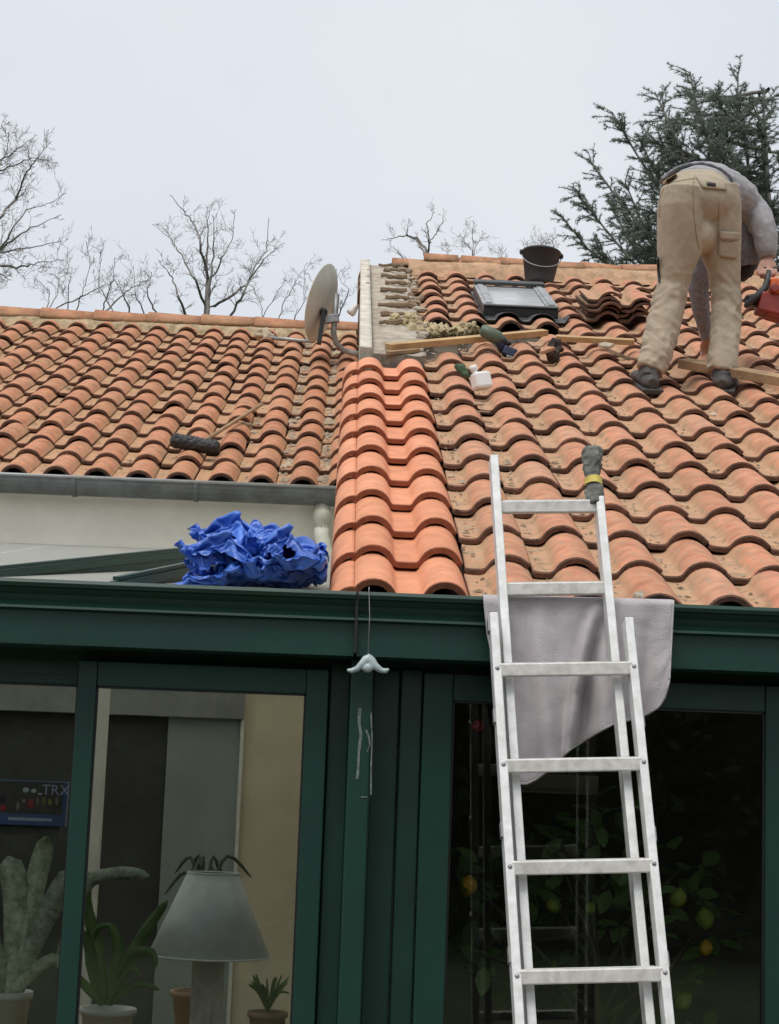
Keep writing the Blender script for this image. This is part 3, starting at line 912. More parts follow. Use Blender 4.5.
LX = LD.cross(LN).normalized() * -1
if LX.x < 0: LX = -LX
def rail(A, length, name):
    m = MB()
    B = A - LD * length
    m.bar(B, A, .024, .058, up=LN)
    # hollow end
    o = m.build(name, 'alu', lad, bevel=.003)
    return o
def mid(l, k): return l[0] + (l[1] - l[0]) * k
# recentre each rail on the common direction
def recentre(l):
    c = (l[0] + l[1]) / 2
    ln = (l[0] - c).dot(LD)
    return c + LD * ln
ruL, ruR, rlL, rlR = recentre(uL), recentre(uR), recentre(lL), recentre(lR)
def len_to(A, z): return (A.z - z) / LD.z
rail(ruL, len_to(ruL, .75), 'stile'); rail(ruR, len_to(ruR, .75), 'stile')
rail(rlL, len_to(rlL, .04), 'stile'); rail(rlR, len_to(rlR, .04), 'stile')
for A in (rlL, rlR):
    m = MB(); B = A - LD * len_to(A, .03)
    m.bar(B + LD * .0, B + LD * .07, .034, .068, up=LN); m.build('foot', 'black_rubber', lad, bevel=.004)
def rung(py, pxm, A, B, p0, name='rung', front=0.0, wz=.037):
    c = on_plane(pxm, py, p0, LN)
    ta = A - LD * ((A - c).dot(LD)); tb = B - LD * ((B - c).dot(LD))
    m = MB()
    ta = ta + LX * .004; tb = tb - LX * .004
    if front:
        ta = ta + LN * front; tb = tb + LN * front
    m.bar(ta, tb, .030, wz, up=(0, 0, 1))
    o = m.build(name, 'alu_tread', lad, bevel=.004)
    q = MB()
    for k in range(5):
        y = -.011 + .0055 * k
        sd_ = Vector((0, 1, 0))
        q.bar(ta + LX * .02 + Vector((0, y, wz / 2)), tb - LX * .02 + Vector((0, y, wz / 2)), .0022, .003, up=(0, 0, 1))
    q.build('tread_ridges', 'alu', o)
    return c
rung(507, 545, ruL, ruR, UPP0); rung(589, 552, ruL, ruR, UPP0)
cs_ = [rung(y, x, rlL, rlR, LOWP0, front=.012) for y, x in ((671, 563), (766.5, 572), (868, 583), (976.5, 593))]
stp = (cs_[-1] - cs_[0]) / 3
for k in (1, 2, 3):
    c = cs_[-1] + stp * k
    ta = rlL - LD * ((rlL - c).dot(LD)); tb = rlR - LD * ((rlR - c).dot(LD))
    if c.z < .2: continue
    m = MB(); m.bar(ta + LX * .004, tb - LX * .004, .03, .03); m.build('rung', 'alu_tread', lad, bevel=.004)
# guide brackets and bolts on the lower stiles
for A, s in ((rlL, -1), (rlR, 1)):
    for dz in (.03, .30, .62, .95):
        c = A - LD * dz + LX * (s * .014)
        m = MB(); m.bar(c - LD * .02, c + LD * .02, .006, .03, up=LN); m.build('bracket', 'grey_metal', lad)
for A, B in ((rlL, rlR),):
    for c in cs_:
        for E_ in (A, B):
            p_ = E_ - LD * ((E_ - c).dot(LD)) + LN * .0295
            m = MB(); m.lathe([(.0065, 0), (.0055, .002), (.001, .0032)], Matrix.Translation(p_) @ LN.to_track_quat('Z', 'Y').to_matrix().to_4x4(), 10); m.build('rivet', 'grey_metal', lad)
# rag tied round the top of the right stile
m = MB()
def rg(px, py, hw):
    c = on_plane(px, py, UPP0, LN); return c, hw * c.y / FPX
pts = [rg(596, 506, 8), rg(595, 498, 9.5), rg(594, 490, 8.8), rg(593.5, 483, 7.3), rg(593, 476, 8.0), rg(592.5, 468, 9.0), rg(592, 460, 10.5), rg(592, 454, 11.5), rg(592, 451, 11.0)]
m.tube([p for p, r in pts], [(r, r * 1.25) for p, r in pts], 12, ref=(1, 0, 0))
me = voxel(m, .005, 1, lambda c, n: n * (.006 * fbm(c, 26, 3) + .003 * fbm(c, 70, 2)))
rag = link_mesh('rag', me, 'rag')
tag(rag, 'grimy grey rag bound round the top of the ladder stile with yellow tape', 'rag')
m = MB()
pts = [rg(593.5, 486.5, 8.4), rg(593.5, 483, 8.0), rg(593.3, 479.5, 8.2)]
m.tube([p for p, r in pts], [(r + .003, r * 1.25 + .003) for p, r in pts], 16, ref=(1, 0, 0), cap=False)
m.build('tape', 'tape', rag)

# ==================================================================== TOWEL
def lerp(tab, x):
    for (a, va), (b, vb) in zip(tab, tab[1:]):
        if x <= b: 
            t = (x - a) / (b - a); return va + (vb - va) * t
    return tab[-1][1]
BOT = [(0, 783), (.06, 784), (.13, 779), (.22, 768), (.35, 749), (.5, 735), (.63, 724), (.76, 719), (.86, 714), (.93, 707), (.975, 696), (1, 680)]
LEFT = [(0, 483), (.2, 487), (.45, 497), (.75, 509), (1, 517)]
RIGHT = [(0, 673), (.5, 671), (1, 669)]
m = MB(); NS, NT = 64, 56; vs = []
for j in range(-5, NT + 1):
    for i in range(NS + 1):
        s = i / NS; t = max(0, j) / NT
        px = lerp(LEFT, t) + (lerp(RIGHT, t) - lerp(LEFT, t)) * s
        py = (597.5 + 5 * s) + (lerp(BOT, s) - (597.5 + 5 * s)) * t
        fl = .026 * sin(s * 15 + 1.6 * t) * t + .010 * sin(s * 37 + 3 * t) * t ** .5
        cr = s - (.60 - .26 * t)
        fl += -.045 * math.exp(-(cr / .030) ** 2) * min(1, t * 3) + .030 * math.exp(-((cr - .07) / .04) ** 2) * min(1, t * 3)
        fl += .010 * (.3 - abs(noise.noise(Vector((s * 7 + t * 2, t * 2.2, 3))))) * min(1, t * 2) + .0022 * fbm((s * 6, t * 6, 3), 1.3)
        Y = 5.040 + fl - .024 * t
        p = at(px, py, Y)
        if j <= 0:
            p = at(px, py, 5.050)
            k = -j / 5
            p = p + Vector((0, .075 * k, -.012 * k + .010 * sin(pi * k)))
            p.z += .004
        vs.append(p)
k = NS + 1
m.add(vs, [(j * k + i, j * k + i + 1, (j + 1) * k + i + 1, (j + 1) * k + i) for j in range(NT + 5) for i in range(NS)], smooth=True)
tw = m.build('towel', 'towel')
sm_ = tw.modifiers.new('s', 'SOLIDIFY'); sm_.thickness = .006; sm_.offset = 0
tag(tw, 'grey terry towel hanging over the green gutter behind the ladder', 'towel')
hm = MB()
edge = [vs[(NT + 5) * k + i] for i in range(NS + 1)]
hm.tube([p + Vector((0, -.002, 0)) for p in edge[1:]], .0038, 6)
redge = [vs[j * k + NS] for j in range(5, NT + 6)]
hm.tube([p + Vector((0, -.002, 0)) for p in redge], .0038, 6)
hm.build('hem', 'hem', tw)

# ==================================================================== TARP on the white panels
def cloth_heap(nx, ny, sx, sy, cx, cy, h, frames, seed):
    """a sheet pushed together to a fraction of its size and dropped on two lumps: it buckles into folds"""
    vs = []; rest = []
    for j in range(ny + 1):
        for i in range(nx + 1):
            u = i / nx - .5; v = j / ny - .5
            rest.append(Vector((u * sx, v * sy, .2)))
            w = Vector((noise.noise(Vector((u * 4, v * 4, seed))), noise.noise(Vector((u * 4, v * 4, seed + 9))), noise.noise(Vector((u * 3.2, v * 3.2, seed + 5)))))
            vs.append(Vector((u * cx + w.x * .05, v * cy + w.y * .05, .27 + w.z * h + .05 * noise.noise(Vector((u * 9, v * 9, seed + 2))))))
    k = nx + 1
    me = bpy.data.meshes.new('sheet'); me.from_pydata(vs, [], [(j * k + i, j * k + i + 1, (j + 1) * k + i + 1, (j + 1) * k + i) for j in range(ny) for i in range(nx)])
    o = bpy.data.objects.new('sheet', me); COL.objects.link(o)
    o.shape_key_add(name='Basis'); sk = o.shape_key_add(name='rest')
    for p, r in zip(sk.data, rest): p.co = r
    m = o.modifiers.new('c', 'CLOTH'); st = m.settings
    st.quality = 6; st.mass = .15; st.tension_stiffness = 25; st.compression_stiffness = 25; st.shear_stiffness = 15; st.bending_stiffness = .4; st.air_damping = 2
    st.rest_shape_key = sk
    c = m.collision_settings; c.use_self_collision = True; c.self_distance_min = .005; c.distance_min = .004; c.collision_quality = 3
    cols = []
    for ctr, r in (((.05, 0, .05), (.14, .11, .11)), ((-.12, -.03, .03), (.09, .09, .06))):
        q = MB(); q.ball(ctr, r, 16, 10); pm = q.mesh('lump', 'deck'); po = bpy.data.objects.new('lump', pm); COL.objects.link(po)
        po.modifiers.new('k', 'COLLISION'); po.collision.thickness_outer = .006; po.collision.cloth_friction = 30; cols.append(po)
    sc.frame_start = 1; sc.frame_end = frames; m.point_cache.frame_end = frames
    for f in range(1, frames + 1): sc.frame_set(f)
    dg = bpy.context.evaluated_depsgraph_get(); ev = bpy.data.meshes.new_from_object(o.evaluated_get(dg))
    for q in cols: bpy.data.objects.remove(q)
    bpy.data.objects.remove(o); sc.frame_set(1)
    return ev
sheet = cloth_heap(56, 50, 1.05, .95, .46, .38, .16, 24, 3.0)
SV = [v.co.copy() for v in sheet.vertices]; SF = [tuple(p.vertices) for p in sheet.polygons]
smin = min(p.z for p in SV); sxm = (min(p.x for p in SV) + max(p.x for p in SV)) / 2
tb0 = at(256, 586, 5.62); ty_ = 5.72
m = MB()
for (dx, dy, dz, rot, kx, kz) in ((.012, .02, .075, 0.0, .93, 1.0), (-.008, -.10, -.055, pi, .98, 1.0), (.06, -.03, .0, 1.3, .75, 1.0), (-.07, -.06, -.03, 4.4, .62, .9),
                                  (-.035, -.13, -.005, .35, .84, .95), (.05, -.17, -.055, 2.7, .80, 1.0), (-.10, -.10, .012, 5.3, .60, .9), (.085, -.10, .02, .9, .55, 1.0), (-.05, -.18, -.075, 3.6, .85, .9)):
    R_ = Matrix.Rotation(rot, 3, 'Z')
    m.add([Vector((tb0.x + dx, ty_ + dy, rz_(ty_) + dz)) + R_ @ Vector(((p.x - sxm) * kx * 1.10, p.y * .90, (p.z - smin) * kz * .86)) for p in SV], SF, smooth=True)
XR_ = at(333, 560, 5.6).x
zf = lambda p: rz_(p.y) + .004
for p in m.v:
    if p.z < zf(p): p.z = zf(p) + .1 * min(0, p.z - zf(p)) * 0
    if p.x > XR_ - .02: p.x = XR_ - .02 + (p.x - XR_ + .02) * .15
tp = m.build('tarp', 'tarp', fixn=False)
q = tp.modifiers.new('sub', 'SUBSURF'); q.levels = 1; q.render_levels = 1
tag(tp, 'crumpled blue plastic tarp bundled on the white veranda roof', 'tarp')
m = MB()
def lobe(px, py, Y, rx, ry, rd):
    c = at(px, py, Y); s = Y / FPX
    m.ball(c, (rx * s, rd, ry * s), 16, 10)
lobe(268, 562, 5.86, 44, 18, .08); lobe(290, 550, 5.88, 30, 14, .07); lobe(300, 562, 5.86, 18, 22, .07); lobe(240, 560, 5.86, 22, 16, .07)
me = voxel(m, .008, 1, lambda c, n: n * (.03 * (.3 - abs(noise.noise(c * 12)))))
link_mesh('inner_fold', me, 'tarp', tp)

# ==================================================================== HANGING ORNAMENT
A = at(369, 590, 5.058); B = at(368, 656, 5.058)
orn = empty('hanging_ornament', at(368, 676, 5.058), 'pale blue grey ceramic bird hanging on a wire from the green gutter', 'ornament')
m = MB(); m.tube([A + Vector((0, .02, .004)), A + Vector((0, 0, .008)), A, A * .6 + B * .4 + Vector((.003, 0, 0)), B], .0014, 6); m.build('wire', 'grey_metal', orn)
m = MB()
wp = [(347, 668), (351, 669), (357, 667), (362, 662), (366, 658), (368.5, 656.5), (371, 659), (375, 664), (381, 668.5), (386, 669), (389, 667)]
wr = [(.004, .006), (.008, .008), (.009, .010), (.011, .012), (.014, .012), (.015, .012), (.015, .012), (.012, .012), (.009, .010), (.008, .008), (.004, .006)]
m.tube([at(x, y + 2, 5.058) for x, y in wp], wr, 10, ref=(0, 0, 1))
m.ball(at(367.5, 668, 5.056), (.016, .012, .014), 12, 8)
me = voxel(m, .003, 2); link_mesh('bird', me, 'ceramic', orn)

# ==================================================================== ROOF WINDOW
def rbox(mb, x0, x1, r0, r1, h0, h1, mi=0):
    P = [roofpt(RO, x, r, h) for h in (h0, h1) for (x, r) in ((x0, r0), (x1, r0), (x1, r1), (x0, r1))]
    mb.add(P, [(0, 3, 2, 1), (4, 5, 6, 7), (0, 1, 5, 4), (1, 2, 6, 5), (2, 3, 7, 6), (3, 0, 4, 7)], mi)
SX0, SX1, SR0, SR1 = .815, 1.285, 15.95, 18.75
rw = empty('roof_window', roofpt(RO, 1.09, SR0, .04), 'dark framed roof window with sky-grey reflecting glass set into the old tiles', 'roof window')
m = MB(); rbox(m, SX0 - .01, SX1 + .01, 15.75, 19.0, .010, .046); m.build('flashing', 'dark_frame', rw)
m = MB(); rbox(m, SX0, SX1, SR0, SR1, .047, .105); m.build('casing', 'dark_frame', rw, bevel=.006)
for a0, a1 in ((SX0 - .002, SX0 + .075), (SX1 - .075, SX1 + .002)):
    m = MB(); rbox(m, a0, a1, SR0 + .10, SR1 - .05, .106, .120); rbox(m, a0 + .02, a1 - .02, SR0 + .14, SR1 - .1, .120, .127); m.build('side_cover', 'sky_frame', rw, bevel=.004)
m = MB(); rbox(m, SX0 - .004, SX1 + .004, SR1 - .30, SR1 + .02, .121, .145); m.build('top_cover', 'dark_frame', rw, bevel=.006)
m = MB(); rbox(m, SX0 - .002, SX1 + .002, SR0 - .03, SR0 + .09, .106, .119); m.build('bottom_cover', 'dark_frame', rw, bevel=.006)
m = MB(); rbox(m, SX0 + .077, SX1 - .077, SR0 + .1, SR1 - .31, .106, .110); m.build('pane', 'skyglass', rw)
m = MB(); vs = []
for i in range(41):
    x = SX0 - .03 + (SX1 - SX0 + .09) * i / 40
    ph = ((x - .533) / PT) % 1.0; dd = min(ph, 1 - ph) * PT
    hz = .053 * max(0, 1 - (dd / .076) ** 2) ** .5 if dd < .076 else 0
    vs += [roofpt(RO, x, 15.98, .050 + .4 * hz), roofpt(RO, x, 15.62, .028 + hz + .012)]
m.add(vs, [(2 * i, 2 * i + 1, 2 * i + 3, 2 * i + 2) for i in range(40)], smooth=True)
o = m.build('apron', 'dark_frame', rw); q = o.modifiers.new('s', 'SOLIDIFY'); q.thickness = .004

# ==================================================================== BUCKET
bp_ = roofpt(RO, 1.325, 20.45, .060)
bk = empty('bucket', bp_, 'black rubber builder bucket standing near the ridge above the roof window', 'bucket')
T = Matrix.Translation(bp_) @ Matrix.Rotation(radians(4), 4, 'Y') @ Matrix.Rotation(radians(-5), 4, 'X') @ Matrix.Scale(.90, 4)
m = MB()
m.lathe([(.105, -.03), (.112, .0), (.150, .235), (.160, .240), (.160, .256), (.150, .256), (.108, .012)], T, 28, capt=True); m.build('body', 'black_rubber', bk)
m = MB()
pts = []
for i in range(17):
    a = pi * i / 16
    pts.append(T @ Vector((.158 * -cos(a), -.10 * sin(a) - .04 * sin(a), .238 - .155 * sin(a) ** .9)))
m.tube(pts, .004, 6); m.build('handle', 'grey_metal', bk)
for s in (-1, 1):
    m = MB(); m.ball(T @ Vector((.160 * s, 0, .244)), (.016, .02, .022), 8, 6); m.build('ear', 'black_rubber', bk)

# ==================================================================== STACKED OLD TILES
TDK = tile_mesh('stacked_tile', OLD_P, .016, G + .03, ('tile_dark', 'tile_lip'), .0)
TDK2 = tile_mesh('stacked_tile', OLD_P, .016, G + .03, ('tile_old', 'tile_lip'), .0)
for (x, r, nn, lab) in ((1.585, 15.55, 5, 'tile'), (1.79, 15.6, 4, 'tile')):
    for k_ in range(nn):
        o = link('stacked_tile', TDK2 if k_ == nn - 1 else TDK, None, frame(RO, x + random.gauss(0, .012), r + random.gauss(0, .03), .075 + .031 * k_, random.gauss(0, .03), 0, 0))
        od = ('topmost', 'second from the top', 'third from the top', 'fourth from the top', 'bottom')[nn - 1 - k_ if k_ else 4]
        tag(o, 'old clay roof tile, %s of the %s' % (od, 'taller stack beside the roof window' if nn == 5 else 'shorter stack beside the worker'), 'roof tile', 'old tiles stacked on the roof')

# ==================================================================== TIMBER
def board(px0, px1, h, w, t, name, mat, lab, cat='batten', ext=(0, 0), lift=0.0):
    A = hit_roof(RO, *px0, h); B = hit_roof(RO, *px1, h)
    dv = (B - A).normalized(); A = A - dv * ext[0]; B = B + dv * ext[1]
    m = MB(); K = 10
    for i in range(K):
        pass
    m.bar(A + EN * lift, B + EN * lift, w, t, up=EN)
    o = m.build(name, mat, bevel=.002)
    return tag(o, lab, cat)
board((388, 347), (545, 332.5), .098, .055, .034, 'batten', 'wood', 'long pale batten lying below the gap of missing tiles')
board((556, 338), (634, 342), .115, .06, .030, 'batten', 'wood', 'short pale batten below the stack of old tiles')
board((683, 363), (786, 381), .125, .10, .045, 'plank', 'wood_old', 'thick weathered plank behind the worker boots', 'plank', ext=(0, .25))
board((388, 353), (418, 350), .075, .035, .02, 'batten', 'wood_old', 'dark rotten batten stub at the top of the new tiles')

# ==================================================================== INSULATION
def lump(specs, size, fn, name, mat, lab, cat, O=RO, smooth=True, dec=None):
    m = MB()
    for px, py, h, r in specs:
        m.ball(hit_roof(O, px, py, h), r, 10, 8)
    me = voxel(m, size, 1, fn, dec)
    o = link_mesh(name, me, mat, smooth=smooth)
    return tag(o, lab, cat)
wf = lambda c, n: n * (.030 * fbm(c, 16, 4) + .020 * fbm(c, 55, 3))
lump([(412, 330, .04, (.055, .055, .040)), (428, 329, .04, (.06, .05, .036)), (404, 327, .05, (.04, .06, .036)), (440, 333, .04, (.06, .05, .04)), (410, 321, .06, (.04, .08, .04)), (420, 334, .04, (.09, .04, .03)), (395, 320, .06, (.03, .05, .03))], .006, wf,
     'insulation', 'wool', 'large yellow tuft of mineral wool pulled out beside the stripped edge', 'insulation')
lump([(452, 331, .04, (.06, .04, .03)), (465, 329, .05, (.05, .04, .034)), (474, 327, .055, (.03, .035, .03))], .006, wf,
     'insulation', 'wool', 'smaller pale roll of mineral wool beside the cordless drill', 'insulation')

# ==================================================================== DRILL
dr0 = hit_roof(RO, 497, 345, .10)
drl = empty('cordless_drill', dr0, 'green and navy cordless drill lying on the tiles', 'drill')
def rp_(px, py, h=.10): return hit_roof(RO, px, py, h)
Yd = rp_(495, 342).y
def ap(px, py, dy=0): return at(px, py, Yd + dy)
m = MB(); m.tube([ap(480.5, 329), ap(483, 330), ap(490, 334), ap(498, 338), ap(502, 341)], [.022, .034, .040, .038, .026], 12); m.build('motor_housing', 'drill_green', drl)
m = MB(); m.tube([ap(500, 339), ap(504, 342), ap(508, 344), ap(511, 343)], [.030, .024, .015, .010], 10); m.build('chuck', 'black', drl)
m = MB(); m.tube([ap(492, 335), ap(498, 341), ap(505, 350)], [(.026, .022), (.024, .020), (.026, .022)], 10); m.build('grip', 'drill_navy', drl)
m = MB(); m.bar(ap(503, 350), ap(516, 355), .06, .05, up=(0, 0, 1)); m.build('battery', 'drill_navy', drl, bevel=.008)
m = MB(); m.bar(ap(506, 356), ap(516, 357), .055, .03, up=(0, 0, 1)); m.build('battery_shoe', 'grey_metal', drl, bevel=.006)

# ==================================================================== WHITE BOTTLE, GREEN GRIP
Yb = hit_roof(RO, 480, 390, .06).y - .03
bt = empty('plastic_bottle', at(480, 390, Yb), 'white square plastic bottle lying among the tiles', 'bottle')
R_ = Matrix.Rotation(radians(-14), 4, 'Y') @ Matrix.Rotation(radians(25), 4, 'Z')
T = Matrix.Translation(at(481, 381, Yb)) @ R_
m = MB(); m.box((-.044, -.036, -.042), (.044, .036, .042), 0, T); m.build('body', 'white', bt, bevel=.014)
m = MB(); m.lathe([(.015, .040), (.015, .052), (.019, .054), (.019, .076), (.014, .080)], T @ Matrix.Translation((-.026, 0, 0)), 14); m.build('cap', 'white', bt, bevel=0)
m = MB()
m.tube([at(455, 365, Yb), at(460, 368, Yb), at(466, 374, Yb), at(468, 377, Yb)], [(.012, .010), (.024, .016), (.022, .016), (.012, .012)], 8)
me = voxel(m, .005, 1, lambda c, n: n * .005 * fbm(c, 40)); o = link_mesh('glove', me, 'grip_green'); tag(o, 'crumpled dark green glove beside the white bottle', 'glove')

# ==================================================================== SHARDS on the roof
def shard(px, py, O, h, size, mat, lab, seed, name='tile_shard', cat='shard', flat=.35):
    m = MB(); c = hit_roof(O, px, py, h)
    rnd = random.Random(seed)
    nn = 7; top = []; 
    ang = sorted(rnd.uniform(0, 2 * pi) for _ in range(nn))
    rot = Matrix.Rotation(rnd.uniform(-.35, .35), 3, 'X') @ Matrix.Rotation(rnd.uniform(-.4, .4), 3, 'Y')
    P0 = [Vector((size * rnd.uniform(.7, 1.1) * cos(a), size * rnd.uniform(.6, 1.0) * sin(a), 0)) for a in ang]
    t = size * flat
    vs = [c + ROOF_ROT @ (rot @ (p - Vector((0, 0, t / 2)))) for p in P0] + [c + ROOF_ROT @ (rot @ (p * .88 + Vector((0, 0, t / 2 + rnd.uniform(-.2, .2) * t)))) for p in P0]
    m.add(vs, [tuple(range(nn - 1, -1, -1)), tuple(range(nn, 2 * nn))] + [(i, (i + 1) % nn, nn + (i + 1) % nn, nn + i) for i in range(nn)])
    return tag(m.build(name, mat, bevel=.003), lab, cat)
shard(548, 350, RO, .10, .050, 'tile_old', 'orange broken tile piece leaning on the dark soil clod', 3)
lump([(555, 348, .085, (.045, .05, .055)), (552, 355, .07, (.04, .04, .04))], .008, lambda c, n: n * .022 * fbm(c, 22, 3), 'soil_clod', 'soil', 'dark clod of soil and moss below the short batten', 'clod')
shard(614, 352, RO, .09, .10, 'tile_dark', 'large dark broken tile lying beside the worker left boot', 5, flat=.18)
shard(606, 345, RO, .10, .05, 'crumb_pale', 'small pale grey mortar flake above the large dark broken tile', 6)
shard(628, 358, RO, .10, .06, 'tile_dark', 'dark shard touching the worker left boot', 8, flat=.2)
shard(478, 404, RO, .06, .030, 'crumb_pale', 'whitish mortar lump below the white bottle', 9)
shard(486, 412, RO, .06, .045, 'tile_dark', 'flat brown tile sliver below the whitish mortar lump', 10, flat=.15)
shard(246, 424, LO, .055, .075, 'tile_dark', 'dark slate-like shard beside the broom handle', 11, flat=.18)
shard(645, 597, RO, .055, .04, 'mortar', 'pale yellow mortar nub on the tile edge beside the towel', 12)

# ==================================================================== BROOM on the left roof
Yh = hit_roof(LO, 195, 446, .09)
br = empty('broom', hit_roof(LO, 195, 448, .07), 'black bristled broom with thin handle lying on the left tile roof', 'broom')
A = hit_roof(LO, 171, 440, .10); B = hit_roof(LO, 219, 448, .10); A.y = B.y = (A.y + B.y) / 2
A = at(171, 440, A.y); B = at(219, 448, A.y)
m = MB(); m.tube([A + (B - A) * (i / 14) for i in range(15)], [.030] + [.042] * 13 + [.032], 14)
me = voxel(m, .006, 0, lambda c, n: n * (.007 * noise.noise(c * 60) + .004 * noise.noise(c * 130)))
link_mesh('bristles', me, 'black_rubber', br)
m = MB(); C = (A + B) / 2; m.tube([at(204, 441, C.y - .03), hit_roof(LO, 262, 404, .085)], [.012, .011], 8); m.build('handle', 'wood_old', br)

# ==================================================================== CABLE PIPE on the left roof
m = MB(); pts = [hit_roof(LO, x, y, .085) for x, y in ((272, 338), (285, 339), (298, 340.5), (312, 341.5))]; m.tube(pts, .014, 8)
o = m.build('conduit', 'grey_metal'); tag(o, 'thin grey pipe lying across the left tiles under the dish', 'pipe')
lump([(263, 334, .09, (.06, .05, .05)), (270, 337, .08, (.05, .05, .04))], .01, lambda c, n: n * .03 * fbm(c, 16, 3), 'mortar_clod', 'crumb_pale', 'grey mortar clod at the end of the thin grey pipe', 'clod', LO)

# ==================================================================== SATELLITE DISH
DY = 12.45
dc = at(322, 303, DY)
sat = empty('satellite_dish', at(340, 350, DY), 'weathered white satellite dish seen from behind on a bent pole', 'satellite dish')
ax = Vector((-.92, .27, .26)).normalized()
q = ax.to_track_quat('Z', 'Y').to_matrix().to_4x4()
T = Matrix.Translation(dc) @ q
m = MB()
prof_d = [(.001, -.052), (.06, -.050), (.12, -.043), (.18, -.032), (.24, -.015), (.285, 0), (.290, .002), (.290, .008), (.284, .006), (.24, -.010), (.18, -.027), (.12, -.038), (.06, -.046), (.001, -.048)]
m.lathe(prof_d, T @ Matrix.Diagonal((1.0, 1.0, 1, 1)), 40); m.build('reflector', 'dish', sat)
m = MB(); m.bar(at(324, 311, DY - .10), at(319, 344, DY - .12), .05, .03, up=(1, 0, 0)); m.ball(at(323.5, 312, DY - .1), (.03, .03, .03), 10, 6); m.build('arm_bracket', 'black', sat, bevel=.004)
m = MB(); m.bar(at(322, 320, DY - .07), at(339, 318, DY - .07), .05, .06); m.build('clamp', 'grey_metal', sat, bevel=.005)
m = MB(); m.tube([at(336.5, 294, DY - .06), at(335, 318, DY - .06), at(333.5, 333, DY - .06), at(336, 343, DY - .04), at(343, 350, DY), at(352, 353, DY), at(364, 354, DY)], .021, 12); m.build('pole', 'grey_metal', sat)
m = MB(); P0 = at(352, 309, DY - .1)
m.lathe([(.030, 0), (.034, .02), (.020, .075), (.020, .11)], Matrix.Translation(at(350, 314, DY - .1)) @ Matrix.Rotation(radians(35), 4, 'Y'), 12); m.build('converter', 'white', sat)

# ==================================================================== WORKER
def zc(x, y): return 600 + x / 3.94, 150 + y / 3.94
per = empty('person', at(686, 393, 8.62), 'worker bent forward in khaki work trousers and grey sweater holding a red saw', 'person')
def ring_list(rows, Yf, bf):
    pts = []; rad = []
    for (y, x0, x1) in rows:
        px, py = zc((x0 + x1) / 2, y); Y = Yf(y)
        pts.append(at(px, py, Y)); rad.append(((x1 - x0) / 2 / 3.94 * Y / FPX, bf(y)))
    return pts, rad
YL = lambda y: 8.60 + .10 * max(0, 1 - abs(y - 560) / 300) - .03 * max(0, (300 - y) / 200)
bL = lambda y: .072 + .03 * max(0, min(1, (700 - y) / 300)) + .025 * max(0, min(1, (420 - y) / 200))
legL = [(872, 140, 256), (840, 146, 272), (800, 155, 290), (720, 170, 312), (650, 190, 330), (600, 202, 338), (530, 222, 352), (460, 222, 375), (400, 220, 402), (340, 220, 410), (300, 220, 412), (220, 223, 405), (150, 236, 398)]
legR = [(878, 414, 541), (840, 420, 546), (800, 425, 549), (700, 434, 556), (620, 437, 562), (540, 430, 557), (470, 420, 557), (420, 398, 558), (370, 388, 560), (300, 380, 561), (220, 384, 560), (150, 374, 548)]
m = MB()
pts, rad = ring_list(legL, YL, bL); m.tube(pts, rad, 18, ref=(1, 0, 0))
YR = lambda y: YL(y) + .10
pts, rad = ring_list(legR, YR, bL); m.tube(pts, rad, 18, ref=(1, 0, 0))
c = at(*zc(391, 205), 8.68); s = 8.68 / FPX / 3.94
m.ball(c, (165 * s, .175, 118 * s), 24, 16)
m.ball(at(*zc(396, 340), 8.66), (62 * s, .10, 75 * s), 16, 12)
c2 = at(*zc(385, 140), 8.74); m.ball(c2, (132 * s, .15, 58 * s), 24, 14)
zfoot = at(650, 372, 8.6).z; zkn = at(665, 297, 8.65).z; zhip = at(690, 210, 8.6).z
def tfold(c, n):
    t = (c.z - zfoot) / (zhip - zfoot)
    amp = .0062 * max(0, 1 - t * 1.4) + .0055 * math.exp(-((t - .50) / .10) ** 2) + .0010
    q = Vector((c.x * 8, c.y * 8, c.z * 15 + 3.5 * sin(c.x * 9 + c.z * 6)))
    f1 = max(-.6, 1 - abs(noise.noise(q)) * 3.4)
    q2 = Vector((c.x * 16 + c.z * 10, c.y * 14, c.z * 16 - c.x * 9))
    f2 = max(-.6, 1 - abs(noise.noise(q2 + Vector((9, 1, 4)))) * 3.4)
    return n * (amp * (f1 * .8 + f2 * .75) - amp * .5)
me = voxel(m, .0085, 3, tfold)
tr_me = me
bvh = BVHTree.FromPolygons([v.co.copy() for v in me.vertices], [tuple(p.vertices) for p in me.polygons])
trs = link_mesh('trousers', me, 'trousers', per)
def stick(x, y, off=.004):
    px, py = zc(x, y); v = ray(px, py).normalized()
    h_ = bvh.ray_cast(CAM, v)
    if h_[0] is None: return at(px, py, 8.6)
    return h_[0] + h_[1] * off * (1 if h_[1].dot(v) < 0 else -1)
def patch(corners, nu, nv, off, name, mat, parent, th=.004):
    mm = MB(); vs = []
    (a, b, c_, d_) = [Vector(q) for q in corners]
    for j in range(nv + 1):
        for i in range(nu + 1):
            u = i / nu; v = j / nv
            p_ = (a * (1 - u) + b * u) * (1 - v) + (d_ * (1 - u) + c_ * u) * v
            vs.append(stick(p_.x, p_.y, off))
    mm.add(vs, [(j * (nu + 1) + i, j * (nu + 1) + i + 1, (j + 1) * (nu + 1) + i + 1, (j + 1) * (nu + 1) + i) for j in range(nv) for i in range(nu)], smooth=True)
    o = mm.build(name, mat, parent); sdf = o.modifiers.new('s', 'SOLIDIFY'); sdf.thickness = th; sdf.offset = 0
    return o
patch([(376, 104), (492, 132), (496, 160), (404, 152)], 12, 4, .006, 'pocket_flap', 'trousers', trs)
patch([(418, 132), (452, 137), (454, 146), (420, 143)], 5, 2, .012, 'pocket_label', 'black', trs)
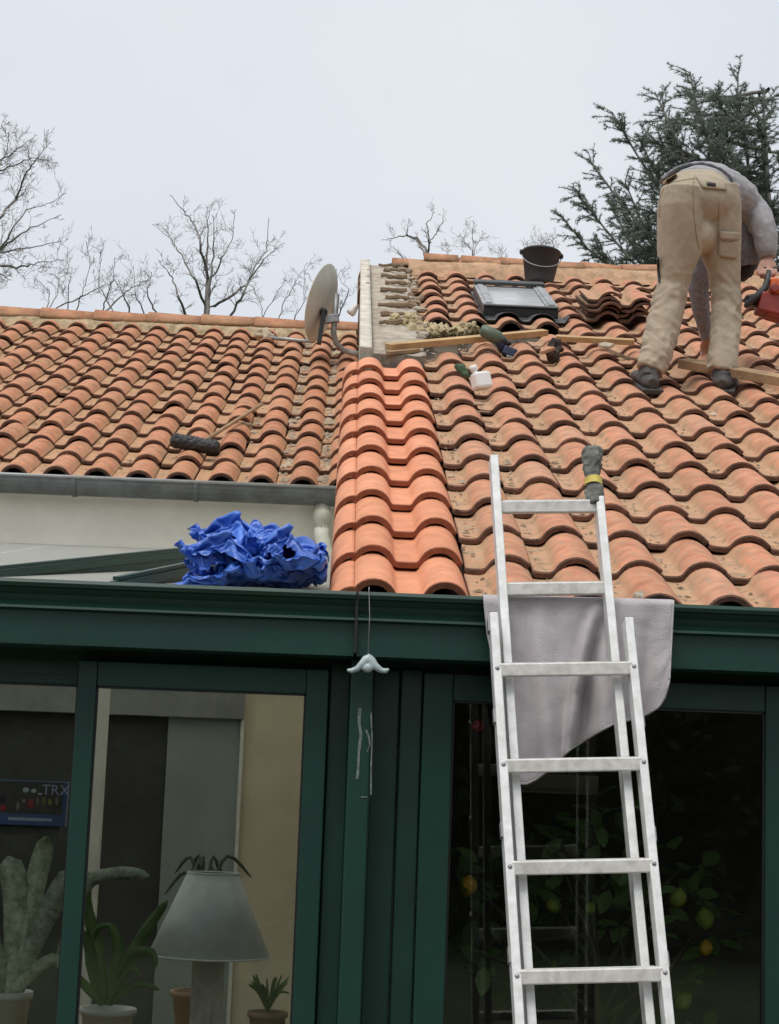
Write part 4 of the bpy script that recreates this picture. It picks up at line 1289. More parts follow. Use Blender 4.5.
patch([(474, 320), (540, 328), (534, 430), (470, 420)], 8, 10, .007, 'cargo_pocket', 'trousers', trs, .007)
patch([(472, 318), (544, 326), (542, 356), (474, 350)], 8, 4, .013, 'pocket_flap', 'trousers', trs, .005)
patch([(478, 350), (520, 354), (520, 361), (478, 358)], 6, 1, .012, 'pocket_label', 'trouser_dk', trs)
def seam(zpts, name='seam', r=.0022, mat='trouser_dk'):
    mm = MB(); P_ = []
    for (a, b) in zip(zpts, zpts[1:]):
        for k_ in range(6):
            t = k_ / 6; P_.append(stick(a[0] + (b[0] - a[0]) * t, a[1] + (b[1] - a[1]) * t, .001))
    mm.tube(P_, r, 5); mm.build(name, mat, trs)
seam([(372, 96), (366, 160), (368, 240), (378, 330), (392, 405)])
seam([(470, 200), (466, 300), (462, 430)])
seam([(252, 150), (236, 190), (234, 280)])
seam([(282, 128), (370, 112), (470, 150)])
patch([(244, 128), (300, 92), (306, 104), (250, 142)], 8, 2, .004, 'waistband', 'trouser_dk', trs)
# slash opening of the left knee pocket
patch([(222, 425), (232, 420), (240, 525), (232, 520)], 2, 8, .003, 'side_pocket', 'black', trs, .003)

# sweater: torso and sleeves
m = MB()
T0 = [(zc(385, 168), 8.80, .165, .13), (zc(392, 148), 8.88, .185, .13), (zc(424, 150), 8.98, .195, .135), (zc(462, 170), 9.08, .20, .135), (zc(504, 200), 9.16, .195, .13), (zc(525, 250), 9.22, .17, .12), (zc(532, 300), 9.25, .09, .08)]
m.tube([at(*p_, Y) for p_, Y, a, b in T0], [(a, b) for p_, Y, a, b in T0], 20, ref=(1, 0, 0))
AR = [(zc(545, 185), 9.16, .085), (zc(590, 225), 9.12, .082), (zc(625, 265), 9.08, .078), (zc(645, 315), 9.05, .072), (zc(655, 365), 9.05, .063), (zc(660, 405), 9.05, .052), (zc(662, 418), 9.05, .040)]
m.tube([at(*p_, Y) for p_, Y, a in AR], [(a * .95, a) for p_, Y, a in AR], 16, ref=(1, 0, 0))
def sfold(c, n):
    q = Vector((c.x * 11, c.y * 11, c.z * 20)); return n * (.006 * (1 - abs(noise.noise(q)) * 2.2) + .002 * noise.noise(c * 60))
me = voxel(m, .011, 2, sfold); swt = link_mesh('sweater', me, 'sweater', per)
m = MB()
AL = [(zc(440, 260), 9.16, .075), (zc(415, 380), 9.20, .07), (zc(392, 480), 9.26, .066), (zc(388, 560), 9.34, .062), (zc(400, 640), 9.44, .052), (zc(412, 700), 9.52, .042), (zc(418, 738), 9.57, .034)]
m.tube([at(*p_, Y) for p_, Y, a in AL], [(a * .86, a * .86) for p_, Y, a in AL], 16, ref=(1, 0, 0))
me = voxel(m, .010, 2, sfold); link_mesh('sleeve', me, 'sweater_dk', per)
# ribbed hem showing above the waistband, and cuff
m = MB()
hp = [(240, 120), (262, 98), (300, 74), (345, 60), (390, 56), (430, 62), (470, 78), (505, 104), (528, 140)]
m.tube([at(*zc(x, y + 4), 8.80) for x, y in hp], [(.012, .045)] * len(hp), 8, ref=(0, 0, 1)); me = voxel(m, .007, 1, lambda c, n: n * .003 * noise.noise(c * 50)); link_mesh('hem_band', me, 'sweater_dk', swt)
m = MB(); m.tube([at(*zc(659, 396), 9.05), at(*zc(662, 424), 9.05)], [.050, .044], 16); m.build('cuff', 'sweater', swt)
# dark vest under the arm
m = MB(); m.tube([at(*zc(565, 215), 9.18), at(*zc(575, 300), 9.16), at(*zc(582, 400), 9.18), at(*zc(585, 450), 9.20)], [(.07, .05), (.075, .06), (.085, .06), (.06, .05)], 14)
me = voxel(m, .010, 2, sfold); link_mesh('vest', me, 'sweater_dk', swt)

# body: head, neck, arms and hands in one skin
m = MB()
hd = at(*zc(548, 440), 9.32)
m.ball(hd, (.078, .095, .11), 18, 12); m.ball(hd + Vector((.0, .075, -.035)), (.05, .05, .06), 12, 8)      # skull, jaw/face towards the roof
m.ball(hd + Vector((0, .115, .0)), (.014, .03, .02), 8, 6)                                               # nose
for s in (-1, 1): m.ball(hd + Vector((.08 * s, .0, -.01)), (.012, .028, .036), 8, 6)                     # ears
m.tube([at(*zc(532, 290), 9.24), at(*zc(548, 370), 9.28), hd], [.075, .062, .06], 12)
m.tube([at(*p_, Y) for p_, Y, a, b in T0], [(a * .8, b * .8) for p_, Y, a, b in T0], 14, ref=(1, 0, 0))
m.tube([at(*p_, Y) for p_, Y, a in AR] , [a * .62 for p_, Y, a in AR], 12)
m.tube([at(*p_, Y) for p_, Y, a in AL] , [a * .62 for p_, Y, a in AL], 12)
# inner legs
for rows, Yf in ((legL, YL), (legR, YR)):
    pts, rad = ring_list(rows, Yf, bL); m.tube(pts, [(a * .7, b * .7) for a, b in rad], 10, ref=(1, 0, 0))
m.ball(c, (.13, .12, .10), 12, 8)
# right hand round the saw handle
w_ = at(*zc(660, 425), 9.05); kn = at(*zc(668, 468), 9.03)
m.tube([w_ + Vector((0, 0, .03)), w_, w_ + (kn - w_) * .45, kn], [.030, .028, (.038, .026), (.044, .024)], 12, ref=(1, 0, 0))
hx = (kn - w_).normalized()
for k_, (dx, ln) in enumerate(((-.034, .9), (-.012, 1.0), (.011, .95), (.032, .8))):
    b0 = kn + Vector((dx, 0, 0))
    m.tube([b0, b0 + Vector((-.004, -.030, -.018)) * ln, b0 + Vector((-.012, -.040, -.046)) * ln, b0 + Vector((-.022, -.018, -.064)) * ln], [.0105, .010, .0092, .0078], 8)
m.tube([w_ + (kn - w_) * .35 + Vector((-.03, 0, 0)), kn + Vector((-.060, -.012, -.004)), kn + Vector((-.072, -.030, -.030)), kn + Vector((-.060, -.040, -.050))], [.014, .0125, .011, .009], 8)
# left hand on the plank
w_ = at(*zc(418, 738), 9.57); kn = at(*zc(424, 762), 9.62)
m.tube([w_ + Vector((0, 0, .03)), w_, kn], [.028, .026, (.040, .020)], 12, ref=(1, 0, 0))
for dx, ln in ((-.032, .85), (-.011, 1.0), (.011, .95), (.031, .8)):
    b0 = kn + Vector((dx, 0, 0)); m.tube([b0, b0 + Vector((0, .02, -.028)) * ln, b0 + Vector((0, .03, -.058)) * ln, b0 + Vector((0, .02, -.076)) * ln], [.0105, .0098, .009, .0075], 8)
m.tube([w_ + Vector((.02, 0, 0)), kn + Vector((.05, .0, .004)), kn + Vector((.060, .01, -.022))], [.013, .012, .009], 8)
me = voxel(m, .0065, 2); link_mesh('body', me, 'skin', per)
m = MB(); m.ball(hd + Vector((0, -.016, .004)), (.094, .098, .124), 18, 12)
me = voxel(m, .008, 1, lambda c_, n: n * .010 * fbm(c_, 45, 3)); link_mesh('hair', me, 'hair', per)
# shoes
def shoe(cx, ty, by, x0, x1, Y, turn):
    mm = MB()
    ca = at(*zc(cx, ty), Y); cb = at(*zc(cx, by), Y - .02)
    wd = (x1 - x0) / 2 / 3.94 * Y / FPX
    heel = at(*zc((x0 + x1) / 2, by - 14), Y - .05)
    fwd = (Vector((sin(turn), cos(turn), 0)) * CS + Vector((0, 0, SN))).normalized()
    mm.tube([heel - fwd * .03 + EN * .02, heel + EN * .025 + fwd * .03, heel + EN * .030 + fwd * .12, heel + EN * .024 + fwd * .20, heel + EN * .018 + fwd * .245], [(.030, .030), (wd * .78, .040), (wd * .85, .038), (wd * .95, .030), (wd * .6, .018)], 14, ref=(1, 0, 0))
    mm.tube([ca + Vector((0, .0, .06)), ca, heel + EN * .03 + fwd * .05], [(.048, .052), (.050, .056), (.052, .058)], 14, ref=(1, 0, 0))
    me = voxel(mm, .007, 2, lambda c_, n: n * .003 * fbm(c_, 30, 2)); o = link_mesh('shoe', me, 'shoe', per)
    ss = MB(); ss.bar(heel - fwd * .045 - EN * .016, heel + fwd * .235 - EN * .010, wd * 1.8, .026, up=EN); ss.build('sole', 'sole', o, bevel=.006)
    return o
shoe(198, 872, 948, 152, 250, 8.60, -.12)
shoe(478, 880, 950, 424, 540, 8.70, .30)

# ==================================================================== SAW
SY = 9.02
def sp_(x, y, dy=0): return at(720 + x / 9.3, 220 + y / 9.3, SY + dy)
saw = empty('power_saw', sp_(560, 980), 'red and orange petrol saw with black handle held in the worker right hand', 'saw')
m = MB()
for (a, b, w2, h2) in ((sp_(350, 770), sp_(700, 860), .12, .11), (sp_(430, 840), sp_(720, 930), .10, .08)):
    m.bar(a, b, w2, h2, up=(0, 0, 1))
m.build('guard', 'saw_red', saw, bevel=.012)
m = MB(); m.bar(sp_(445, 630, -.0), sp_(760, 690, 0), .13, .09, up=(0, 0, 1)); m.build('engine_cover', 'saw_orange', saw, bevel=.014)
m = MB(); m.lathe([(.026, 0), (.026, .012), (.018, .014)], Matrix.Translation(sp_(505, 635, -.068)) @ Matrix.Rotation(radians(90), 4, 'X'), 16); m.build('fuel_cap', 'saw_red', saw)
m = MB(); m.tube([sp_(455, 470, -.03), sp_(440, 560, -.035), sp_(420, 630, -.04), sp_(350, 700, -.04), sp_(270, 770, -.03), sp_(240, 800, 0)], [.013, .016, .018, .018, .016, .014], 10); m.build('rear_handle', 'dark_frame', saw)
m = MB(); m.tube([sp_(400, 460, 0), sp_(520, 455, 0), sp_(640, 470, 0), sp_(690, 560, 0), sp_(700, 650, .02)], .014, 10); m.build('front_handle', 'black', saw)
m = MB(); m.bar(sp_(235, 760, .02), sp_(360, 740, .02), .07, .06); m.build('hand_guard', 'black', saw, bevel=.012)
m = MB(); m.lathe([(.02, -.004), (.15, -.0015), (.15, .0015), (.02, .004)], Matrix.Translation(sp_(790, 905, .02)) @ Matrix.Rotation(radians(90), 4, 'X'), 32); m.build('blade', 'grey_metal', saw)

# ==================================================================== INSIDE: plants, lamp, box
TZ = at(209, 1016, 5.95).z - .12
tb = empty('plant_table', (-.75, 5.95, .06), 'low table behind the left glass carrying lamp and plants', 'table')
m = MB(); m.box((-1.75, 5.42, TZ - .04), (-.13, 6.45, TZ)); m.build('table_top', 'wood_old', tb, bevel=.004)
for x in (-1.68, -.2):
    for y in (5.5, 6.37):
        m = MB(); m.box((x - .03, y - .03, .06), (x + .03, y + .03, TZ - .04)); m.build('leg', 'wood_old', tb)
LYY = 5.95
lb = at(209, 955, LYY); lt_ = at(211, 873, LYY)
lamp = empty('table_lamp', (lb.x, LYY, TZ), 'table lamp with grey green cone shade and fluted column behind the glass', 'lamp')
s_ = LYY / FPX
m = MB(); r1 = 59 * s_; r0 = 25 * s_; hh = lt_.z - lb.z
m.lathe([(r1 - .002, 0), (r1, 0), (r0, hh), (r0 - .002, hh)], Matrix.Translation((lb.x, LYY, lb.z)), 40, capb=False, capt=False); sh = m.build('lamp_shade', 'shade', lamp)
for rr, zz in ((r1, 0), (r0, hh)):
    m = MB(); m.tube([(lb.x + rr * cos(a * pi / 20), LYY + rr * sin(a * pi / 20), lb.z + zz) for a in range(41)], .0035, 6, cap=False); m.build('shade_rim', 'shade', sh)
m = MB(); cr = 16 * s_
pr = []
vs = []; nf = 48
for z in (TZ + .03, lb.z + .03):
    for j in range(nf):
        a = 2 * pi * j / nf; r = cr * (1 - .07 * (j % 4 == 0) - .03 * (j % 4 in (1, 3)))
        vs.append((lb.x + r * cos(a), LYY + r * sin(a), z))
m.add(vs, [(j, (j + 1) % nf, nf + (j + 1) % nf, nf + j) for j in range(nf)] + [tuple(range(nf, 2 * nf))])
m.build('column', 'lamp_base', lamp)
m = MB(); m.lathe([(.11, 0), (.11, .015), (.08, .03)], Matrix.Translation((lb.x, LYY, TZ)), 24); m.build('foot', 'lamp_base', lamp)

def strap(pts, w, mat, parent, name='leaf', fold=.25, tip=.35):
    """strap leaf along 3-D points, tapering, with a slight V section"""
    P_ = []
    pts = [Vector(p) for p in pts]
    nseg = 10
    for i in range(nseg + 1):
        t = i / nseg * (len(pts) - 1); k_ = min(int(t), len(pts) - 2); u = t - k_
        p0 = pts[max(k_ - 1, 0)]; p1 = pts[k_]; p2 = pts[k_ + 1]; p3 = pts[min(k_ + 2, len(pts) - 1)]
        P_.append(.5 * ((2 * p1) + (p2 - p0) * u + (2 * p0 - 5 * p1 + 4 * p2 - p3) * u * u + (3 * p1 - p0 - 3 * p2 + p3) * u ** 3))
    mm = MB(); vs = []
    for i, p in enumerate(P_):
        t = i / nseg
        d_ = (P_[min(i + 1, nseg)] - P_[max(i - 1, 0)]).normalized()
        side = d_.cross(Vector((0, 1, .15))).normalized()
        nn = side.cross(d_)
        ww = w * (.55 + .45 * min(1, t * 2.5)) * (1 if t < 1 - tip else max(.06, sqrt(max(0, 1 - ((t - 1 + tip) / tip) ** 2))))
        vs += [p - side * ww * .5 + nn * ww * fold, p, p + side * ww * .5 + nn * ww * fold]
    mm.add(vs, [(3 * i + j, 3 * i + j + 1, 3 * i + j + 4, 3 * i + j + 3) for i in range(nseg) for j in (0, 1)], smooth=True)
    o = mm.build(name, mat, parent)
    q_ = o.modifiers.new('s', 'SOLIDIFY'); q_.thickness = .002
    return o
def pot(c, r, h, mat, parent):
    mm = MB(); mm.lathe([(r * .72, 0), (r * .95, h * .9), (r * 1.06, h * .9), (r * 1.06, h), (r * .93, h), (r * .9, h * .85)], Matrix.Translation(c), 24); mm.build('pot', mat, parent)
PY = 5.62
def pa(x, y, dy=0): return at(x, y, PY + dy)
c0 = pa(4, 993); 
b1 = empty('potted_plant', (c0.x, PY + .06, TZ), 'banded silver leaved bromeliad in a white pot behind the left pane', 'plant')
pot(Vector((c0.x, PY + .06, TZ)), .075, c0.z - TZ, 'pot_white', b1)
for pts_, w in (([(12, 1000), (26, 930), (36, 880), (48, 834)], .056), ([(8, 1000), (16, 935), (15, 890), (8, 856)], .072), ([(14, 1000), (32, 945), (52, 905), (72, 868)], .060),
                ([(4, 1000), (-14, 930), (-40, 880)], .06), ([(8, 1000), (20, 985), (50, 960), (66, 968)], .034), ([(6, 1000), (-4, 950), (-26, 940)], .04)):
    strap([pa(x, y, .06 - .02 * i) for i, (x, y) in enumerate(pts_)], w * 1.15, 'leaf_silver', b1, fold=.10, tip=.22)
c1 = pa(106, 1010, .05)
b2 = empty('potted_plant', (c1.x, PY + .10, TZ), 'green strap leaved plant in a cream pot left of the lamp', 'plant')
pot(Vector((c1.x, PY + .10, TZ)), .085, c1.z - TZ, 'pot_white', b2)
for pts_, w, mt_ in (([(104, 1005), (98, 950), (86, 905), (90, 872)], .05, 'leaf'), ([(104, 1005), (92, 960), (84, 930)], .045, 'leaf'), ([(108, 1005), (124, 960), (150, 952), (156, 968)], .04, 'leaf'),
                     ([(108, 1005), (118, 950), (108, 922)], .045, 'leaf'), ([(110, 1005), (135, 985), (160, 990)], .03, 'leaf'), ([(102, 1005), (84, 985), (76, 975)], .035, 'leaf'),
                     ([(108, 1005), (140, 940), (168, 900)], .05, 'leaf'), ([(100, 1005), (88, 960), (96, 930), (110, 925)], .03, 'leaf'), ([(106, 1005), (128, 970), (140, 975)], .03, 'leaf')):
    strap([pa(x, y, .10 - .02 * i) for i, (x, y) in enumerate(pts_)], w * .85, mt_, b2, tip=.8)
strap([pa(58, 960, .02), pa(84, 888, 0), pa(118, 874, -.02), pa(150, 876, -.03)], .042, 'leaf_silver', b1)
c2_ = at(205, 905, 6.45)
b3 = empty('potted_plant', (c2_.x, 6.3, TZ), 'dark drooping plant whose leaf tips show above the lamp shade', 'plant')
pot(Vector((c2_.x, 6.3, TZ)), .09, .16, 'terra', b3)
for i in range(16):
    a = random.uniform(0, 2 * pi); ex_ = random.uniform(.05, .17)
    base = Vector((c2_.x, 6.3, TZ + .15)); topz = at(205, 862 + random.uniform(-6, 22), 6.3).z
    strap([base, Vector((c2_.x + ex_ * .35 * cos(a), 6.3 + ex_ * .35 * sin(a), topz)), Vector((c2_.x + ex_ * cos(a), 6.3 + ex_ * sin(a), topz - random.uniform(.0, .10)))], .012, 'leaf_dim', b3)
c3_ = at(268, 1005, 5.75)
b4 = empty('potted_plant', (c3_.x, 5.75, TZ), 'small spiky grassy plant right of the lamp', 'plant')
pot(Vector((c3_.x, 5.75, TZ)), .06, c3_.z - TZ - .02, 'terra', b4)
for i in range(26):
    a = random.uniform(0, 2 * pi); r_ = random.uniform(.02, .085)
    b_ = Vector((c3_.x, 5.75, c3_.z - .02))
    strap([b_, b_ + Vector((r_ * .5 * cos(a), r_ * .5 * sin(a), .06)), b_ + Vector((r_ * cos(a), r_ * sin(a), random.uniform(.06, .13)))], .008, 'leaf', b4)

# printed blue box
SYN = 5.50
x0 = at(-60, 800, SYN).x; x1 = at(66.5, 800, SYN).x; z1 = at(40, 781, SYN).z; z0 = at(40, 826, SYN).z
bx = empty('printed_box', (x0 * .5 + x1 * .5, SYN + .03, z0), 'blue printed box with small coloured figures behind the left pane', 'box')
m = MB(); m.box((x0, SYN, z0), (x1, SYN + .05, z1)); m.build('carton', 'blue_box', bx, bevel=.002)
m = MB(); m.box((x0 + .005, SYN - .0015, at(40, 814, SYN).z), (x1 - .012, SYN - .0005, z1 - .004)); m.build('picture_panel', 'wall_dark', bx)
rr = random.Random(4)
for i, (px, py, w, h, mt_) in enumerate(((3, 797, 6, 10, 'black'), (3, 808, 8, 7, 'ink_red'), (18, 806, 4, 9, 'ink_skin'), (24, 801, 4, 4, 'ink_skin'), (31, 804, 8, 10, 'ink_red'), (38, 801, 3, 8, 'ink_skin'), (44, 801, 5, 8, 'ink_yellow'), (50, 802, 5, 7, 'ink_yellow'), (57, 801, 4, 9, 'ink_skin'),
                                         (26, 790, 7, 5, 'ceramic'), (34, 791, 6, 4, 'ceramic'), (40, 794, 5, 2, 'ceramic'), (-10, 800, 8, 12, 'ink_skin'))):
    A = at(px - w / 2, py + h / 2, SYN); B = at(px + w / 2, py - h / 2, SYN)
    m = MB(); m.ball(((A.x + B.x) / 2, SYN - .002, (A.z + B.z) / 2), ((B.x - A.x) / 2, .0015, (B.z - A.z) / 2), 10, 6); m.build('figure', mt_, bx)
def text(body, px, py, hpx, Y, mat, parent, name='lettering'):
    cu = bpy.data.curves.new(name, 'FONT'); cu.body = body; cu.size = hpx * Y / FPX / .70; cu.extrude = .0006
    o = bpy.data.objects.new('tmp', cu); COL.objects.link(o)
    dg = bpy.context.evaluated_depsgraph_get(); me = bpy.data.meshes.new_from_object(o.evaluated_get(dg)); bpy.data.objects.remove(o)
    me.materials.clear(); me.materials.append(M[mat])
    p_ = at(px, py, Y)
    return link(name, me, parent, Matrix.Translation(p_) @ Matrix.Rotation(radians(90), 4, 'X'))
text('TRX', 41.5, 794.5, 10, SYN - .003, 'ink_white', bx)
m = MB(); A = at(8, 820, SYN); B = at(52, 817, SYN); m.box((A.x, SYN - .002, A.z), (B.x, SYN - .0005, A.z + .009)); m.build('caption_strip', 'ink_white', bx)
m = MB(); m.box((x0, 5.52, z0 - .03), (x1 - .02, 5.60, z0 - .001)); o = m.build('box_shelf', 'wall_dark', ver)
m = MB(); m.box((x0 - .02, 5.46, .12), (x0, 5.60, z0)); m.build('shelf_bracket', 'wall_dark', ver)

# lemon tree
LYT = 5.66
def la(x, y, dy=0): return at(x, y, LYT + dy)
base = la(600, 1016); 
lem = empty('lemon_tree', (base.x, LYT, .06), 'potted lemon tree with ripening fruit behind the right pane', 'tree')
pot(Vector((base.x, LYT, .06)), .20, .34, 'terra', lem)
m = MB()
tips = [(470, 880), (462, 940), (545, 890), (560, 860), (620, 930), (680, 870), (700, 920), (690, 980), (590, 820), (640, 900), (500, 960), (580, 950)]
m.tube([(base.x, LYT, .36), (base.x + .01, LYT, .8), la(598, 1000)], [.022, .019, .016], 8)
tp3 = []
for i, (x, y) in enumerate(tips):
    e = la(x, y, random.uniform(-.15, .25)); tp3.append(e)
    s0 = Vector((base.x, LYT, .9)) + Vector((0, 0, .12 * (i % 3)))
    m.tube([s0, s0 * .5 + e * .5 + Vector((random.uniform(-.05, .05), 0, .03)), e], [.011, .008, .004], 6)
m.build('trunk', 'stem', lem)
lm = MB(); nsg = 6; vs = []
for i in range(nsg + 1):
    t = i / nsg; w = .5 * sin(pi * min(1, t * 1.02)) ** .8 * .5
    vs += [(-w, t, .10 * w + .05 * sin(t * pi)), (0, t, .05 * sin(t * pi)), (w, t, .10 * w + .05 * sin(t * pi))]
lm.add(vs, [(3 * i + j, 3 * i + j + 1, 3 * i + j + 4, 3 * i + j + 3) for i in range(nsg) for j in (0, 1)], smooth=True)
LEAF = lm.mesh('leaf', 'leaf')
for i in range(250):
    e = random.choice(tp3) + Vector((random.gauss(0, .075), random.gauss(0, .08), random.gauss(-.01, .07)))
    q = Matrix.Rotation(random.uniform(0, 2 * pi), 4, 'Z') @ Matrix.Rotation(random.uniform(-1.2, .6), 4, 'X') @ Matrix.Rotation(random.gauss(0, .5), 4, 'Y')
    sc_ = random.uniform(.065, .115)
    link('leaf', LEAF, lem, Matrix.Translation(e) @ q @ Matrix.Scale(sc_, 4))
for (x, y, r, mt_) in ((468, 886, 9.5, 'lemon'), (553, 905, 7.5, 'lemon_green'), (678, 898, 9, 'lemon_green'), (705, 919, 9.5, 'lemon_green'), (706, 948, 7, 'lemon'), (683, 1001, 9, 'lemon_green'), (590, 908, 6, 'lemon_green')):
    m = MB(); c_ = la(x, y, -.08); rr_ = r * c_.y / FPX
    m.lathe([(.001, -1.12 * rr_), (.25 * rr_, -1.02 * rr_), (.7 * rr_, -.72 * rr_), (rr_, 0), (.75 * rr_, .68 * rr_), (.3 * rr_, 1.0 * rr_), (.12 * rr_, 1.2 * rr_)], Matrix.Translation(c_) @ Matrix.Rotation(random.gauss(0, .3), 4, 'Y'), 14)
    m.build('lemon', mt_, lem)
# ladybird ornament
c_ = at(478, 726, 5.36)
lbd = empty('ladybird_ornament', c_, 'small red ladybird ornament hanging behind the right pane', 'ornament')
m = MB(); m.ball(c_, (.022, .012, .018), 14, 8); m.build('wing_case', 'ladybird_red', lbd)
m = MB(); m.ball(c_ + Vector((-.020, 0, .010)), (.010, .009, .010), 10, 6); m.build('head', 'black', lbd)
for dx, dz in ((-.008, .006), (.008, .008), (.002, -.006), (.013, -.003), (-.010, -.008)):
    m = MB(); m.ball(c_ + Vector((dx, -.011, dz)), (.0035, .002, .0035), 8, 6); m.build('spot', 'black', lbd)
m = MB(); m.tube([c_ + Vector((0, 0, .018)), Vector((c_.x, c_.y, 2.16))], .0006, 4); m.build('thread', 'black', lbd)

# ==================================================================== DEBRIS in the tile pans
def debris(O, cols, nrows, count, name, mat, lab, seed, xr=None, weight=None, big=1.0):
    rnd = random.Random(seed); m = MB()
    tries = 0
    while count > 0 and tries < 60000:
        tries += 1
        xk = rnd.choice(cols); r = rnd.uniform(0, nrows)
        u = rnd.gauss(-.108, .016)
        x = xk + u
        if weight and rnd.random() > weight(x, r): continue
        fy = r % 1.0
        sz = rnd.choice([.003, .004, .004, .005, .007]) * rnd.uniform(.7, 1.4) * big
        if rnd.random() < .05: sz *= 2.2
        c = roofpt(O, x, r, .004 + .026 * (1 - fy) + sz * .3)
        a = rnd.uniform(0, 6.3)
        e1 = ROOF_ROT @ Vector((cos(a), sin(a), rnd.uniform(-.2, .2))) * sz * rnd.uniform(.8, 2.2)
        e2 = ROOF_ROT @ Vector((-sin(a), cos(a), rnd.uniform(-.2, .2))) * sz
        e3 = EN * sz * rnd.uniform(.4, .9)
        m.add([c - e1, c + e2, c + e1, c - e2, c + e3], [(0, 3, 4), (3, 2, 4), (2, 1, 4), (1, 0, 4), (0, 1, 2, 3)])
        count -= 1
    return tag(m.build(name, mat, fixn=False), lab, 'debris', None, 'stuff')
cr_ = [.533 + PT * k for k in range(0, 14)]
cl_ = [-1.7275 + PT * k for k in range(-6, 9)]
debris(RO, cr_, 21, 1000, 'roof_debris', 'crumb', 'dark crumbs and moss bits scattered in the pans of the right roof', 1, weight=lambda x, r: .35 + .65 * max(0, 1 - (x - .3) / 2.2) * (1 if r < 12 else .5))
debris(RO, cr_, 21, 450, 'roof_debris', 'crumb_pale', 'pale mortar crumbs scattered in the pans of the right roof', 2, weight=lambda x, r: .3 + .7 * (x < .8))
debris(LO, cl_, 13.5, 500, 'roof_debris', 'crumb', 'dark leaf bits scattered in the pans of the left roof', 3)
debris(LO, cl_[-3:], 13.5, 900, 'roof_debris', 'crumb_pale', 'pale rubble filling the last pans of the left roof beside the stripped edge', 4, weight=lambda x, r: 1 if x > -.36 else .15, big=1.6)
debris(RO, [.55, .75, .95, 1.1], 21, 260, 'roof_debris', 'soil', 'dark rubble in the gap where tiles were lifted', 5, weight=lambda x, r: 1 if 12.6 < r < 15 else 0, big=1.8)

# ==================================================================== TREES
def traced_tree(lab, Y, limbs, r0, seed, mat='bark', dens=9.0, l1=.42):
    """bare tree: limbs follow pixel paths at distance Y, twigs are grown on them"""
    rnd = random.Random(seed)
    P = [[at(px, py, Y + rnd.uniform(-.5, .5) + .25 * rnd.uniform(-1, 1) * i) for i, (px, py) in enumerate(l)] for l in limbs]
    cx = sum(l[0].x for l in P) / len(P); low = min(l[0].z for l in P)
    base = Vector((cx, Y, 0))
    tr = empty('bare_tree', base, lab, 'tree', 'bare trees behind the house')
    tk = MB(); cr = MB()
    fz = max(2.0, low - 2.2)
    tk.tube([base, Vector((cx + .1, Y, fz * .5)), Vector((cx, Y, fz))], [r0 * 3.2, r0 * 2.6, r0 * 2.1], 8)
    def grow(p, d, L_, r, lev):
        ns = 5; pts = [p]; q = p.copy(); dd = d.copy(); rad = [r]
        for i in range(ns):
            dd = (dd + Vector((rnd.gauss(0, .15), rnd.gauss(0, .15), rnd.gauss(.04, .13)))).normalized()
            q = q + dd * (L_ / ns); pts.append(q.copy()); rad.append(max(.0020, r * (1 - .75 * (i + 1) / ns)))
        cr.tube(pts, rad, 3, cap=False)
        if lev >= 3: return
        for k_ in range((3, 2, 1)[lev - 1] + rnd.randint(0, 1)):
            i = rnd.randint(1, ns - 1); ld = (pts[i + 1] - pts[i]).normalized()
            sd_ = ld.cross(Vector((rnd.gauss(0, 1), rnd.gauss(0, 1), rnd.gauss(0, 1)))).normalized()
            grow(pts[i].lerp(pts[i + 1], rnd.random()), (ld * .8 + sd_ * rnd.uniform(.5, 1.1) + Vector((0, 0, .12))).normalized(), L_ * rnd.uniform(.4, .7), max(.0026, rad[i] * .65), lev + 1)
    for l in P:
        # smooth, slightly kinked path
        pts = []
        for i in range(len(l) - 1):
            for k_ in range(5):
                pts.append(l[i].lerp(l[i + 1], k_ / 5) + Vector((rnd.gauss(0, .010), rnd.gauss(0, .012), rnd.gauss(0, .010))))
        pts.append(l[-1]); n_ = len(pts)
        rr_ = r0 * rnd.uniform(.40, .75)
        rad = [max(.0045, rr_ * (1 - .9 * i / (n_ - 1))) for i in range(n_)]
        root = Vector((cx + (pts[0].x - cx) * .25, Y, fz - .1))
        tk.tube([root, Vector((root.x * .25 + pts[0].x * .75, Y, root.z * .55 + pts[0].z * .45))] + pts, [rr_ * 1.5, rr_ * 1.2] + rad, 5, cap=False)
        ln = sum((pts[i + 1] - pts[i]).length for i in range(n_ - 1))
        for k_ in range(int(ln * dens)):
            t = rnd.uniform(.08, 1.0) * (n_ - 1); i = min(int(t), n_ - 2)
            ld = (pts[i + 1] - pts[i]).normalized()
            sd_ = ld.cross(Vector((rnd.gauss(0, .6), rnd.gauss(0, 1), rnd.gauss(0, .6)))).normalized()
            grow(pts[i].lerp(pts[i + 1], t - i), (ld * .8 + sd_ * rnd.uniform(.5, 1.0) + Vector((0, 0, .15))).normalized(), l1 * rnd.uniform(.45, 1.15), max(.0036, rad[i] * .40), 1)
    tk.build('trunk', mat, tr, fixn=False); cr.build('crown', mat, tr, fixn=False)
    return tr
def pz(ox, oy, k, *ls): return [[(ox + x / k, oy + y / k) for x, y in l] for l in ls]
